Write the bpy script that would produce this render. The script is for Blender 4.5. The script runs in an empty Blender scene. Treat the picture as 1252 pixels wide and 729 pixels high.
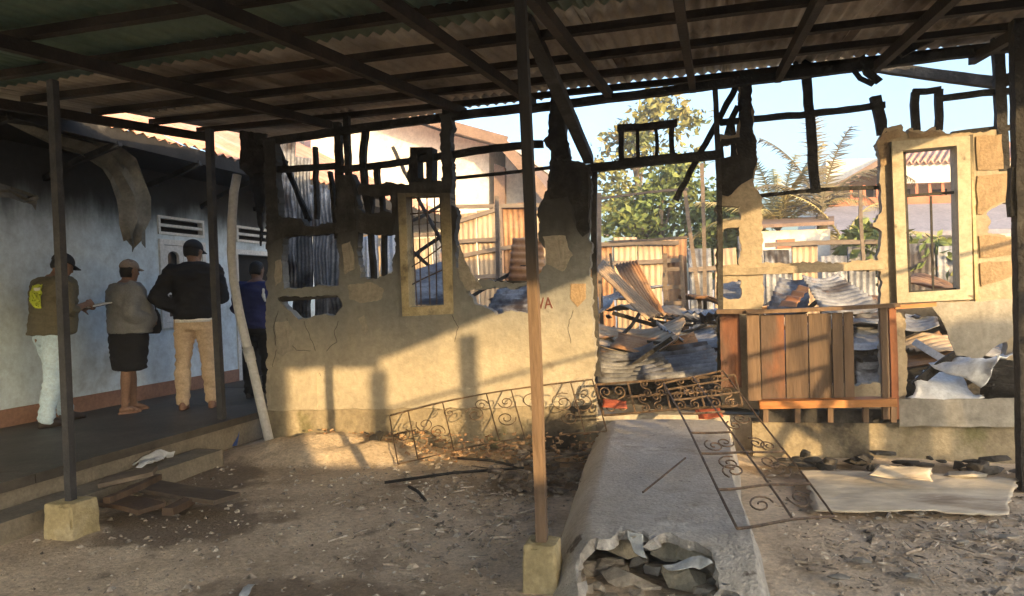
import bpy, bmesh, math, random
from mathutils import Vector, Matrix, noise
from mathutils.geometry import tessellate_polygon
R = math.radians
rnd = random.Random(7)
S = bpy.context.scene
COL = S.collection

# ------------------------------------------------------------------ camera
CAM = Vector((0.0, 0.0, 1.4))
YAW, PITCH, ROLL, FPX = R(15.0), R(-0.29), R(2.0), 900.0
_F = Vector((-math.sin(YAW) * math.cos(PITCH), math.cos(YAW) * math.cos(PITCH), math.sin(PITCH)))
_R0 = Vector((math.cos(YAW), math.sin(YAW), 0.0))
_U0 = _R0.cross(_F)
RT = _R0 * math.cos(ROLL) - _U0 * math.sin(ROLL)
UP = _R0 * math.sin(ROLL) + _U0 * math.cos(ROLL)
cd = bpy.data.cameras.new("camera")
cd.sensor_width = 36.0
cd.lens = FPX / 1252.0 * 36.0
cd.clip_start = 0.05
cd.clip_end = 2000.0
cam = bpy.data.objects.new("camera", cd)
m = Matrix((RT, UP, -_F)).transposed().to_4x4()
m.translation = CAM
cam.matrix_world = m
COL.objects.link(cam)
S.camera = cam

# ------------------------------------------------------------------ sky, sun, exposure
SUN = Vector((0.916, -1.0, 0.229)).normalized()          # towards the sun
wd = bpy.data.worlds.new("World")
S.world = wd
wd.use_nodes = True
nt = wd.node_tree
bg = nt.nodes["Background"]
sk = nt.nodes.new("ShaderNodeTexSky")
sk.sky_type = 'NISHITA'
sk.sun_disc = False
sk.sun_elevation = math.asin(SUN.z)
sk.sun_rotation = math.atan2(SUN.x, SUN.y)
sk.air_density = 1.0
sk.dust_density = 5.0
sk.ozone_density = 2.6
nt.links.new(sk.outputs[0], bg.inputs[0])
bg.inputs[1].default_value = 0.15
sl = bpy.data.lights.new("sun", 'SUN')
sl.energy = 2.0
sl.angle = R(0.5)
sl.color = (1.0, 0.67, 0.31)
so = bpy.data.objects.new("sun", sl)
so.rotation_euler = SUN.to_track_quat('Z', 'Y').to_euler()
so.location = SUN * 40
COL.objects.link(so)
S.view_settings.view_transform = 'Standard'
S.view_settings.look = 'None'
S.view_settings.gamma = 1.0
S.view_settings.exposure = 2.52
S.cycles.max_bounces = 10
S.cycles.diffuse_bounces = 6

# ------------------------------------------------------------------ pixel -> place helpers
def ray(px, py):
    return _F + RT * ((px - 626.0) / FPX) + UP * ((364.5 - py) / FPX)
def W(px, py, Y):
    d = ray(px, py); return CAM + d * ((Y - CAM.y) / d.y)
def G(px, py, z=0.0):
    d = ray(px, py); return CAM + d * ((z - CAM.z) / d.z)
def L(px, py, X):
    d = ray(px, py); return CAM + d * ((X - CAM.x) / d.x)

# ------------------------------------------------------------------ materials
def mat(name, cols, scale=3.0, detail=6, rough=0.85, bump=0.2, bscale=30.0, metal=0.0, stretch=(1, 1, 1),
        over=None, soot_shade=None, spec=0.3, trans=0.0, alpha=None, per=0.0, pos=False, mott=.28, fine=0):
    """cols: ramp stops over noise. over: (colour, scale, lo, hi) blotches. soot: (colour, z0, z1, wobble) by height, wear and painted shade alike"""
    m = bpy.data.materials.new(name); m.use_nodes = True
    n, l = m.node_tree.nodes, m.node_tree.links
    b = n["Principled BSDF"]
    tc = n.new("ShaderNodeTexCoord"); mp = n.new("ShaderNodeMapping")
    mp.inputs['Scale'].default_value = stretch
    if pos:
        ge = n.new("ShaderNodeNewGeometry"); l.new(ge.outputs['Position'], mp.inputs[0])
    else:
        l.new(tc.outputs['Object'], mp.inputs[0])
    if per:
        oi = n.new("ShaderNodeObjectInfo"); sc = n.new("ShaderNodeMath"); sc.operation = 'MULTIPLY'; sc.inputs[1].default_value = 40
        l.new(oi.outputs['Random'], sc.inputs[0]); l.new(sc.outputs[0], mp.inputs['Location'])
    nz = n.new("ShaderNodeTexNoise"); nz.inputs['Scale'].default_value = scale; nz.inputs['Detail'].default_value = detail
    nz.inputs['Roughness'].default_value = 0.65
    l.new(mp.outputs[0], nz.inputs['Vector'])
    rp = n.new("ShaderNodeValToRGB")
    el = rp.color_ramp.elements
    k = len(cols)
    lo, hi = 0.3, 0.7
    for i, c in enumerate(cols):
        p = lo + (hi - lo) * i / max(1, k - 1)
        e = el[i] if i < 2 else el.new(p)
        e.position = p; e.color = (*c, 1)
    if k == 1: el[1].color = (*cols[0], 1)
    l.new(nz.outputs['Fac'], rp.inputs[0])
    out = rp.outputs[0]
    def mix(fac, col, src):
        mx = n.new("ShaderNodeMixRGB"); mx.inputs[2].default_value = (*col, 1)
        l.new(fac, mx.inputs[0]); l.new(src, mx.inputs[1]); return mx.outputs[0]
    def rng(src, a, bb):
        r = n.new("ShaderNodeMapRange"); r.inputs[1].default_value = a; r.inputs[2].default_value = bb; r.interpolation_type = 'SMOOTHSTEP'
        l.new(src, r.inputs[0]); return r.outputs[0]
    for ov in ([over] if isinstance(over, tuple) else (over or [])):
        c2, s2, a2, b2 = ov
        n2 = n.new("ShaderNodeTexNoise"); n2.inputs['Scale'].default_value = s2; n2.inputs['Detail'].default_value = 8; n2.inputs['Roughness'].default_value = 0.6
        l.new(mp.outputs[0], n2.inputs['Vector'])
        out = mix(rng(n2.outputs['Fac'], a2, b2), c2, out)
    for sv in ([soot_shade] if isinstance(soot_shade, tuple) else (soot_shade or [])):
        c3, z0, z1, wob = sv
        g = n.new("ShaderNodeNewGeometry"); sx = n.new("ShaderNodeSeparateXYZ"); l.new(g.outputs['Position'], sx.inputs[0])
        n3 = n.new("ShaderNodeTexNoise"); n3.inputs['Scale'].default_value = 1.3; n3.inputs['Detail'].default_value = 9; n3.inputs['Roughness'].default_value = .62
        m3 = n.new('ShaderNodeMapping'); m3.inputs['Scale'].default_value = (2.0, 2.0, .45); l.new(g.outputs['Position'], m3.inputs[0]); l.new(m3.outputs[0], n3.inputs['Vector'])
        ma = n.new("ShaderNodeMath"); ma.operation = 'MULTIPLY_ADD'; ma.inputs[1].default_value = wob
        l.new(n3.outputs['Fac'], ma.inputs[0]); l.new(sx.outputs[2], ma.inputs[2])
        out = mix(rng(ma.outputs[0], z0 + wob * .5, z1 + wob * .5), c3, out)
    n5 = n.new("ShaderNodeTexNoise"); n5.inputs['Scale'].default_value = fine or scale * 9; n5.inputs['Detail'].default_value = 10; n5.inputs['Roughness'].default_value = .75
    l.new(mp.outputs[0], n5.inputs['Vector'])
    r5 = n.new("ShaderNodeMapRange"); r5.inputs[1].default_value = .3; r5.inputs[2].default_value = .7; r5.inputs[3].default_value = 1 - mott; r5.inputs[4].default_value = 1 + mott * .8
    l.new(n5.outputs['Fac'], r5.inputs[0])
    m5 = n.new("ShaderNodeMixRGB"); m5.blend_type = 'MULTIPLY'; m5.inputs[0].default_value = 1
    l.new(out, m5.inputs[1]); l.new(r5.outputs[0], m5.inputs[2]); out = m5.outputs[0]
    l.new(out, b.inputs['Base Color'])
    b.inputs['Roughness'].default_value = rough
    b.inputs['Metallic'].default_value = metal
    b.inputs['Specular IOR Level'].default_value = spec
    if trans: b.inputs['Transmission Weight'].default_value = trans
    if bump:
        n4 = n.new("ShaderNodeTexNoise"); n4.inputs['Scale'].default_value = bscale; n4.inputs['Detail'].default_value = 6
        l.new(mp.outputs[0], n4.inputs['Vector'])
        bp = n.new("ShaderNodeBump"); bp.inputs['Strength'].default_value = bump; bp.inputs['Distance'].default_value = 0.02
        l.new(n4.outputs['Fac'], bp.inputs['Height']); l.new(bp.outputs[0], b.inputs['Normal'])
    return m

M = {}
M['dirt'] = mat('dirt', [(.42, .335, .24), (.60, .49, .37), (.72, .61, .48)], 1.6, 12, .95, .55, 48, mott=.42, fine=26, over=[((.24, .185, .135), 0.7, .55, .72), ((.15, .12, .095), 2.1, .62, .74), ((.72, .64, .52), 7, .62, .75)], pos=True)
M['soil_chip'] = mat('soil_chip', [(.06, .052, .045), (.33, .28, .23), (.62, .57, .5)], 14, 2, .9, .2, 30, pos=True)
M['terrace'] = mat('terrace', [(.045, .04, .035), (.075, .066, .056), (.12, .105, .088)], 1.5, 8, .55, .25, 40)
M['terrace_edge'] = mat('terrace_edge', [(.17, .15, .12), (.3, .26, .2)], 4, 8, .9, .4, 30)
M['plaster'] = mat('plaster', [(.29, .26, .205), (.38, .34, .265), (.44, .395, .315)], 1.6, 8, .9, .4, 25, mott=.22,
                   over=[((.36, .32, .25), 1.1, .52, .75), ((.3, .26, .2), 4.5, .64, .72)], soot_shade=[((.205, .21, .205), .75, 1.4, .7), ((.05, .05, .049), 1.5, 2.1, 1.1), ((.2, .18, .15), .15, -.2, .25)])  # grey middle band is painted roof shade; black top and dark base are wear
M['plaster_right'] = mat('plaster_right', [(.22, .185, .135), (.32, .27, .2), (.39, .335, .25)], 2.2, 8, .9, .4, 25,
                   over=[((.36, .3, .2), 1.7, .6, .75)], soot_shade=[((.35, .28, .19), 2.3, 2.9, .8)])
M['plaster_old'] = mat('plaster_old', [(.22, .2, .165), (.33, .30, .25), (.42, .385, .33)], 3, 9, .95, .6, 30, over=[((.5, .46, .38), 5, .6, .7)])
M['block'] = mat('block', [(.19, .14, .09), (.28, .205, .13), (.36, .27, .18)], 4, 8, .95, .5, 50)
M['plinth'] = mat('plinth', [(.16, .135, .10), (.27, .23, .16), (.38, .33, .24)], 2.0, 8, .9, .6, 25, over=[((.15, .14, .07), 2.2, .56, .72), ((.05, .045, .04), 1.2, .5, .66)])
M['concrete'] = mat('concrete', [(.34, .31, .26), (.46, .42, .36), (.56, .52, .46)], 2.2, 9, .9, .35, 35, over=[((.14, .12, .1), 1.6, .58, .75)])
M['footing'] = mat('footing', [(.30, .25, .13), (.42, .35, .2), (.5, .44, .3)], 4, 8, .9, .4, 35, over=[((.15, .13, .08), 3, .55, .75)])
M['ramp'] = mat('ramp', [(.34, .315, .275), (.45, .43, .40), (.55, .54, .53)], 1.3, 10, .5, mott=.34, fine=34, bump=.7, bscale=55, over=[((.30, .25, .19), 1.4, .55, .72), ((.12, .10, .085), 7, .64, .72), ((.62, .6, .56), 2.6, .6, .72)], spec=.35)
M['char'] = mat('char', [(.008, .008, .009), (.022, .021, .021), (.05, .048, .046)], 9, 6, .85, .8, 45)
M['soot_timber'] = mat('soot_timber', [(.018, .0175, .017), (.04, .038, .036), (.085, .08, .074)], 6, 6, .85, .5, 40)
M['rafter'] = mat('rafter', [(.012, .010, .009), (.024, .019, .016), (.05, .036, .029)], 3, 6, .85, .4, 40)
M['pole'] = mat('pole', [(.10, .068, .045), (.17, .115, .075), (.22, .155, .105)], 5, 6, .75, .35, 50, stretch=(1, 1, .12), soot_shade=[((.035, .032, .03), 1.3, 1.7, .4)])  # darker upper pole stands for the eave's shade above the sunlit part
M['pole_dark'] = mat('pole_dark', [(.03, .03, .034), (.05, .05, .055), (.085, .08, .08)], 6, 6, .6, .3, 50)
M['ironwork'] = mat('ironwork', [(.05, .036, .026), (.12, .085, .06), (.24, .16, .10)], 14, 4, .6, .3, 80, metal=.3)
M['zinc_roof'] = mat('zinc_roof', [(.18, .15, .12), (.33, .29, .24), (.5, .46, .39)], 1.3, 8, .6, .1, 30, metal=.2, over=[((.085, .055, .038), 1.1, .5, .68), ((.03, .027, .025), 1.9, .58, .72)], per=1, stretch=(1, .4, 1))
M['green_sheet'] = mat('green_sheet', [(.08, .13, .095), (.12, .17, .12)], 2, 5, .5, .05, 30, per=1, trans=.12)
M['zinc_burnt'] = mat('zinc_burnt', [(.07, .072, .08), (.19, .195, .205), (.36, .36, .365)], 2.6, 10, .6, .3, 25, metal=.18, mott=.4, over=[((.045, .036, .032), 1.9, .5, .64), ((.22, .11, .055), 2.3, .6, .72)], per=1)
M['zinc_rust'] = mat('zinc_rust', [(.16, .08, .04), (.32, .17, .08), (.45, .3, .17)], 2, 8, .65, .15, 25, metal=.2, over=[((.05, .04, .04), 1.6, .57, .72)], per=1)
M['zinc_tan'] = mat('zinc_tan', [(.30, .21, .13), (.42, .31, .2), (.5, .4, .28)], 1.6, 8, .7, .15, 25, metal=.1, over=[((.22, .11, .05), 1.4, .55, .7)], per=1, stretch=(1, 1, .35))
M['debris'] = mat('debris', [(.012, .012, .013), (.04, .038, .037), (.12, .11, .10)], 5, 9, .9, .9, 30, over=[((.22, .2, .18), 6, .62, .74)], pos=True)
M['burnt_soil'] = mat('burnt_soil', [(.05, .042, .036), (.15, .12, .095), (.36, .31, .26)], 7, 8, .95, .6, 40, pos=True)
M['red_wood'] = mat('red_wood', [(.10, .042, .028), (.18, .07, .036), (.27, .11, .05)], 3, 7, .7, .25, 40, stretch=(1, 1, .3), per=1, over=[((.09, .06, .045), 2.2, .5, .66)])
M['brown_wood'] = mat('brown_wood', [(.07, .05, .037), (.125, .083, .056), (.19, .125, .08)], 3, 7, .75, .3, 40, stretch=(1, 1, .12), per=1, over=[((.06, .04, .03), 2.5, .56, .7)])
M['orange_wood'] = mat('orange_wood', [(.22, .085, .03), (.36, .15, .05), (.44, .22, .085)], 4, 6, .6, .2, 40, stretch=(.2, 1, 1))
M['plank'] = mat('plank', [(.09, .07, .055), (.16, .125, .095), (.24, .19, .145)], 3, 7, .85, .35, 40, stretch=(.3, 1, 1), per=1)
M['frame_yellow'] = mat('frame_yellow', [(.32, .265, .15), (.44, .37, .22), (.50, .43, .28)], 5, 8, .75, .4, 40, over=[((.13, .11, .08), 3.5, .55, .7)], soot_shade=[((.08, .07, .055), 1.9, 2.5, .8)])
M['frame_cream'] = mat('frame_cream', [(.30, .265, .2), (.39, .35, .265), (.45, .41, .32)], 3, 6, .7, .15, 40, over=[((.30, .25, .17), 2.8, .55, .7), ((.12, .1, .08), 5, .66, .72)])
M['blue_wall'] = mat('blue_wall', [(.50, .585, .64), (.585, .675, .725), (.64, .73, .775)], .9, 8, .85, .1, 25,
                     over=[((.36, .39, .39), 1.1, .55, .75)], soot_shade=[((.04, .042, .045), 2.15, 2.7, .8)])  # dark top mixes burnt black with the eave's painted shadow
M['skirting'] = mat('skirting', [(.24, .13, .085), (.33, .19, .13)], 3, 7, .85, .2, 30)
M['white_paint'] = mat('white_paint', [(.55, .55, .53), (.68, .68, .66)], 3, 6, .6, .1, 40)
M['glass_dark'] = mat('glass_dark', [(.02, .022, .025), (.035, .037, .04)], 2, 3, .12, 0, 10, spec=.5)
M['dark_void'] = mat('dark_void', [(.012, .012, .012), (.02, .019, .018)], 2, 3, .9, .1, 20)
M['black_soffit'] = mat('black_soffit', [(.012, .012, .013), (.03, .028, .027)], 3, 6, .9, .3, 20, over=[((.08, .075, .07), 3, .62, .75)])
M['fascia'] = mat('fascia', [(.04, .04, .042), (.09, .09, .09)], 3, 6, .8, .2, 30)
M['red_roof'] = mat('red_roof', [(.40, .19, .13), (.52, .28, .2), (.6, .4, .32)], 2.2, 6, .7, .1, 30, per=1)
M['pvc'] = mat('pvc', [(.40, .41, .42), (.52, .53, .54)], 3, 6, .45, .05, 40, over=[((.3, .28, .25), 3, .6, .75)])
M['torn'] = mat('torn', [(.06, .055, .045), (.15, .14, .11), (.27, .25, .2)], 4, 8, .55, .3, 20, metal=.2)
M['flat_sheet'] = mat('flat_sheet', [(.40, .35, .27), (.56, .5, .4), (.66, .6, .5)], 1.6, 9, .85, .4, 20, over=[((.28, .22, .165), 2.1, .52, .68), ((.72, .68, .6), 3.2, .64, .72)], stretch=(.35, 1, 1))
M['burnt_board'] = mat('burnt_board', [(.16, .15, .13), (.27, .255, .225), (.36, .34, .3)], 2.3, 9, .9, .3, 25, over=[((.07, .065, .06), 1.9, .55, .7), ((.5, .48, .44), 3.4, .64, .72)])
M['white_cloth'] = mat('white_cloth', [(.62, .64, .67), (.74, .76, .78)], 3, 7, .8, .2, 15, over=[((.3, .32, .36), 2.5, .58, .75)])
M['rock'] = mat('rock', [(.28, .24, .19), (.42, .37, .30), (.54, .48, .4)], 5, 8, .95, .6, 35, per=1)
M['rock_pale'] = mat('rock_pale', [(.36, .31, .22), (.48, .42, .31), (.57, .51, .39)], 5, 8, .95, .5, 35, per=1)
M['glow_soil'] = mat('glow_soil', [(.22, .12, .07), (.40, .25, .14), (.55, .42, .28)], 9, 8, .9, .6, 40, pos=True)  # orange tone carries the warm sun glow on the soil
M['bark'] = mat('bark', [(.08, .065, .05), (.17, .14, .11)], 8, 6, .95, .6, 40)
M['leaf_green'] = mat('leaf_green', [(.07, .11, .03), (.15, .185, .05), (.26, .25, .085)], .9, 4, .7, 0, 10)
M['leaf_gold'] = mat('leaf_gold', [(.10, .13, .04), (.19, .19, .065), (.27, .2, .08)], .7, 4, .7, 0, 10)
M['palm_leaf'] = mat('palm_leaf', [(.16, .17, .06), (.32, .27, .12), (.42, .34, .19)], 1.2, 4, .7, 0, 10)
M['palm_burnt'] = mat('palm_burnt', [(.08, .075, .05), (.17, .14, .09)], 1.2, 4, .8, 0, 10)
M['house_white'] = mat('house_white', [(.62, .58, .5), (.72, .68, .6)], 1.2, 6, .85, .05, 20)
M['soffit_grey'] = mat('soffit_grey', [(.4, .4, .39), (.5, .5, .49)], 1.2, 6, .85, .05, 20)
M['roof_brown'] = mat('roof_brown', [(.15, .10, .075), (.25, .17, .125)], 3, 6, .8, .2, 20)
M['roof_slate'] = mat('roof_slate', [(.17, .17, .2), (.26, .25, .29)], 2, 6, .7, .1, 20)
M['brick_red'] = mat('brick_red', [(.34, .12, .07), (.46, .18, .10)], 3, 6, .8, .1, 20)
M['letter'] = mat('letter', [(.10, .035, .03), (.16, .05, .04)], 5, 4, .7, 0)
# clothing and skin
M['skin'] = mat('skin', [(.20, .115, .075), (.27, .16, .105)], 5, 4, .6, .05, 60)
M['hair'] = mat('hair', [(.010, .009, .008), (.02, .018, .016)], 20, 4, .6, .4, 120)
M['vest'] = mat('vest', [(.10, .092, .062), (.14, .125, .085)], 6, 6, .9, .3, 18)
M['neon'] = mat('neon', [(.42, .50, .03), (.52, .6, .05)], 5, 4, .7, .1, 30)
M['jeans'] = mat('jeans', [(.46, .62, .74), (.58, .73, .83)], 5, 6, .9, .35, 14)
M['black_cloth'] = mat('black_cloth', [(.010, .010, .012), (.02, .02, .023)], 6, 6, .85, .35, 14)
M['grey_cloth'] = mat('grey_cloth', [(.16, .165, .17), (.23, .235, .24)], 8, 6, .95, .35, 14)
M['khaki'] = mat('khaki', [(.50, .37, .24), (.62, .48, .33)], 5, 6, .9, .35, 14)
M['navy'] = mat('navy', [(.015, .02, .09), (.03, .04, .15)], 6, 6, .8, .35, 14)
M['cap_black'] = mat('cap_black', [(.012, .012, .014), (.025, .025, .028)], 8, 4, .8, .1, 50)
M['cap_tan'] = mat('cap_tan', [(.20, .155, .12), (.28, .22, .17)], 8, 4, .85, .1, 50)
M['leather'] = mat('leather', [(.03, .022, .017), (.06, .045, .034)], 8, 4, .5, .2, 50)
M['paper'] = mat('paper', [(.68, .68, .66), (.75, .75, .73)], 5, 3, .8, .02, 20)
M['sandal'] = mat('sandal', [(.22, .12, .08), (.3, .17, .11)], 8, 4, .7, .1, 50)
M['blue_plastic'] = mat('blue_plastic', [(.05, .1, .32), (.08, .15, .42)], 5, 4, .4, .2, 20)
M['foil'] = mat('foil', [(.4, .43, .46), (.55, .58, .6)], 5, 4, .3, .4, 25)
M['red_cloth'] = mat('red_cloth', [(.26, .06, .035), (.36, .10, .05)], 6, 5, .85, .3, 25)

def damp(m, spots, col, rough):
    n, l = m.node_tree.nodes, m.node_tree.links; b = n["Principled BSDF"]
    g = n.new("ShaderNodeNewGeometry"); nz = n.new("ShaderNodeTexNoise"); nz.inputs['Scale'].default_value = 3.5; nz.inputs['Detail'].default_value = 8
    l.new(g.outputs['Position'], nz.inputs['Vector']); tot = None
    for (x, y, rx, ry) in spots:
        mp = n.new("ShaderNodeMapping"); mp.vector_type = 'POINT'; mp.inputs['Location'].default_value = (-x / rx, -y / ry, 0); mp.inputs['Scale'].default_value = (1 / rx, 1 / ry, 0)
        l.new(g.outputs['Position'], mp.inputs[0]); ln = n.new("ShaderNodeVectorMath"); ln.operation = 'LENGTH'; l.new(mp.outputs[0], ln.inputs[0])
        ad = n.new("ShaderNodeMath"); ad.operation = 'MULTIPLY_ADD'; ad.inputs[1].default_value = 1.6; l.new(nz.outputs['Fac'], ad.inputs[0]); l.new(ln.outputs['Value'], ad.inputs[2])
        r = n.new("ShaderNodeMapRange"); r.interpolation_type = 'SMOOTHSTEP'; r.inputs[1].default_value = 1.95; r.inputs[2].default_value = 1.55; l.new(ad.outputs[0], r.inputs[0])
        if tot is None: tot = r.outputs[0]
        else:
            mx = n.new("ShaderNodeMath"); mx.operation = 'MAXIMUM'; l.new(tot, mx.inputs[0]); l.new(r.outputs[0], mx.inputs[1]); tot = mx.outputs[0]
    src = b.inputs['Base Color'].links[0].from_socket; mi = n.new("ShaderNodeMixRGB"); mi.blend_type = 'MULTIPLY'; mi.inputs[2].default_value = (*col, 1)
    l.new(tot, mi.inputs[0]); l.new(src, mi.inputs[1]); l.new(mi.outputs[0], b.inputs['Base Color'])
    rr_ = n.new("ShaderNodeMapRange"); rr_.inputs[3].default_value = .95; rr_.inputs[4].default_value = rough; l.new(tot, rr_.inputs[0]); l.new(rr_.outputs[0], b.inputs['Roughness'])
damp(M['dirt'], [(-1.75, 3.0, .75, .42), (-3.4, 4.1, .7, .5), (-1.1, 2.2, .5, .4), (-4.0, 5.1, .5, .6), (.9, 2.7, .8, .4), (-1.2, 5.5, .6, .55), (1.5, 6.0, 1.6, .3)], (.42, .39, .36), .5)
# ------------------------------------------------------------------ builders
ORG = {}
def N3(p, s=1.0, seed=0.0):
    return noise.noise_vector(Vector((p[0] * s + seed, p[1] * s - seed * .7, p[2] * s + seed * 1.3)))

class MB:
    def __init__(self): self.v = []; self.f = []
    def add(self, vs, fs):
        o = len(self.v); self.v += [Vector(p) for p in vs]; self.f += [tuple(i + o for i in q) for q in fs]
    def box(self, a, b):
        x0, y0, z0 = a; x1, y1, z1 = b
        self.add([(x0, y0, z0), (x1, y0, z0), (x1, y1, z0), (x0, y1, z0), (x0, y0, z1), (x1, y0, z1), (x1, y1, z1), (x0, y1, z1)],
                 [(0, 3, 2, 1), (4, 5, 6, 7), (0, 1, 5, 4), (1, 2, 6, 5), (2, 3, 7, 6), (3, 0, 4, 7)])
    def timber(self, p0, p1, w=.06, h=.06, rag=0.0, seed=0, n=None, up=None, taper=1.0):
        p0, p1 = Vector(p0), Vector(p1); d = p1 - p0; ln = d.length; d.normalize()
        u = Vector(up) if up else (Vector((0, 1, 0)) if abs(d.y) < .8 else Vector((0, 0, 1)))
        a = d.cross(u).normalized(); b = a.cross(d).normalized()
        if n is None: n = 1 if rag == 0 else max(2, int(ln / .09))
        rr = random.Random(seed + int(ln * 991)); vs = []; fs = []
        bw1 = rr.uniform(-1, 1) * min(.03, rag * 2 + ln * .004) if rag else 0; bw2 = rr.uniform(-1, 1) * min(.03, rag * 2 + ln * .004) if rag else 0
        for i in range(n + 1):
            t = i / n; c = p0 + d * ln * t; k = 1 + (taper - 1) * t
            if rag: c = c + a * rr.uniform(-rag, rag) * .4 + (a * bw1 + b * bw2) * math.sin(math.pi * t)
            for sa, sb in ((-1, -1), (1, -1), (1, 1), (-1, 1)):
                j1 = 1 + (rr.uniform(-rag, rag) * 6 if rag else 0); j2 = 1 + (rr.uniform(-rag, rag) * 6 if rag else 0)
                vs.append(c + a * (sa * w * .5 * k * j1) + b * (sb * h * .5 * k * j2))
        for i in range(n):
            for k in range(4):
                q = i * 4; fs.append((q + k, q + (k + 1) % 4, q + 4 + (k + 1) % 4, q + 4 + k))
        fs.append((3, 2, 1, 0)); q = n * 4; fs.append((q, q + 1, q + 2, q + 3))
        self.add(vs, fs)
    def tube(self, pts, r, sides=6, round_ends=False):
        pts = [Vector(p) for p in pts]; n = len(pts)
        rs = r if isinstance(r, (list, tuple)) else [r] * n
        if round_ends:
            d0 = (pts[0] - pts[1]).normalized(); d1 = (pts[-1] - pts[-2]).normalized()
            e0 = [(pts[0] + d0 * rs[0] * .9, rs[0] * .35), (pts[0] + d0 * rs[0] * .55, rs[0] * .8)]
            e1 = [(pts[-1] + d1 * rs[-1] * .55, rs[-1] * .8), (pts[-1] + d1 * rs[-1] * .9, rs[-1] * .35)]
            pts = [e[0] for e in e0] + pts + [e[0] for e in e1]; rs = [e[1] for e in e0] + list(rs) + [e[1] for e in e1]; n = len(pts)
        vs = []; fs = []; prev = None
        for i in range(n):
            d = (pts[min(i + 1, n - 1)] - pts[max(i - 1, 0)])
            if d.length < 1e-9: d = Vector((0, 0, 1))
            d.normalize()
            if prev is None:
                u = Vector((0, 0, 1)) if abs(d.z) < .9 else Vector((1, 0, 0)); a = d.cross(u).normalized()
            else:
                a = (prev - d * prev.dot(d))
                a = a.normalized() if a.length > 1e-6 else d.orthogonal().normalized()
            prev = a; b = d.cross(a)
            for k in range(sides):
                t = 2 * math.pi * k / sides
                vs.append(pts[i] + (a * math.cos(t) + b * math.sin(t)) * rs[i])
        for i in range(n - 1):
            for k in range(sides):
                q = i * sides; fs.append((q + k, q + (k + 1) % sides, q + sides + (k + 1) % sides, q + sides + k))
        fs.append(tuple(range(sides - 1, -1, -1))); fs.append(tuple((n - 1) * sides + k for k in range(sides)))
        self.add(vs, fs)
    def rings(self, rs, n=20, mtx=None, power=2.0):
        """rs: (cx, cy, cz, rx, ry) ellipses up the z axis, closed"""
        vs = []; fs = []
        for (cx, cy, cz, rx, ry) in rs:
            for k in range(n):
                t = 2 * math.pi * k / n; c, s = math.cos(t), math.sin(t)
                e = 2.0 / power
                p = Vector((cx + rx * math.copysign(abs(c) ** e, c), cy + ry * math.copysign(abs(s) ** e, s), cz))
                vs.append(mtx @ p if mtx else p)
        m = len(rs)
        for i in range(m - 1):
            for k in range(n):
                q = i * n; fs.append((q + k, q + (k + 1) % n, q + n + (k + 1) % n, q + n + k))
        fs.append(tuple(range(n - 1, -1, -1))); fs.append(tuple((m - 1) * n + k for k in range(n)))
        self.add(vs, fs)
    def ell(self, c, r, mtx=None, n=14, m=9):
        rs = []
        for i in range(m):
            a = -math.pi / 2 + math.pi * (i + .12) / (m - 1 + .24)
            rs.append((c[0], c[1], c[2] + r[2] * math.sin(a), r[0] * math.cos(a), r[1] * math.cos(a)))
        self.rings(rs, n, mtx)
    def slab(self, outer, holes, front, depth):
        """outline (2-D lists of 3-D points lying on a plane) with holes, extruded along the vector depth"""
        loops = [[Vector(p) for p in outer]] + [[Vector(p) for p in h] for h in holes]
        tris = tessellate_polygon(loops)
        flat = [p for lp in loops for p in lp]; n = len(flat); d = Vector(depth)
        fs = []
        for t in tris:
            a, b, c = (flat[i] for i in t)
            nn = (b - a).cross(c - a)
            if nn.length < 1e-10: continue
            if nn.dot(d) > 0: t = (t[0], t[2], t[1])
            fs.append(tuple(t)); fs.append((t[0] + n, t[2] + n, t[1] + n))
        o = 0
        for lp in loops:
            k = len(lp)
            for i in range(k):
                fs.append((o + i, o + (i + 1) % k, o + (i + 1) % k + n, o + i + n))
            o += k
        self.add(flat + [p + d for p in flat], fs)
    def corr(self, q, waves=8, amp=.012, ny=8, crumple=0.0, seed=0, sag=0.0, per=4):
        """corrugated sheet over a quad q = p00, p10, p11, p01; ridges run from the first edge to the opposite one"""
        a, b, c, d = [Vector(p) for p in q]
        nrm = (b - a).cross(d - a).normalized(); nx = int(waves * per); vs = []; fs = []
        for j in range(ny + 1):
            v = j / ny
            for i in range(nx + 1):
                u = i / nx
                p = a * (1 - u) * (1 - v) + b * u * (1 - v) + c * u * v + d * (1 - u) * v
                p = p + nrm * (amp * math.sin(2 * math.pi * waves * u) + sag * math.sin(math.pi * v))
                if crumple: p = p + N3(p, 1.7, seed) * crumple + N3(p, 5, seed + 5) * crumple * .25
                vs.append(p)
        for j in range(ny):
            for i in range(nx):
                k = j * (nx + 1) + i; fs.append((k, k + 1, k + nx + 2, k + nx + 1))
        self.add(vs, fs)
    def rock(self, c, size, seed=0, n=16):
        rr = random.Random(seed * 13 + 5); bm = bmesh.new()
        for i in range(n):
            v = Vector((rr.gauss(0, 1), rr.gauss(0, 1), rr.gauss(0, 1))).normalized()
            k = max(abs(v.x), abs(v.y), abs(v.z)); v = v * (1 / k) ** .5 * rr.uniform(.85, 1)
            bm.verts.new((c[0] + v.x * size[0] * .5, c[1] + v.y * size[1] * .5, c[2] + v.z * size[2] * .5))
        r = bmesh.ops.convex_hull(bm, input=bm.verts)
        bm.verts.ensure_lookup_table(); live = [v for v in bm.verts if v.link_faces]
        ix = {v: i for i, v in enumerate(live)}
        self.add([v.co.copy() for v in live], [tuple(ix[v] for v in f.verts) for f in bm.faces]); bm.free()
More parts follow.
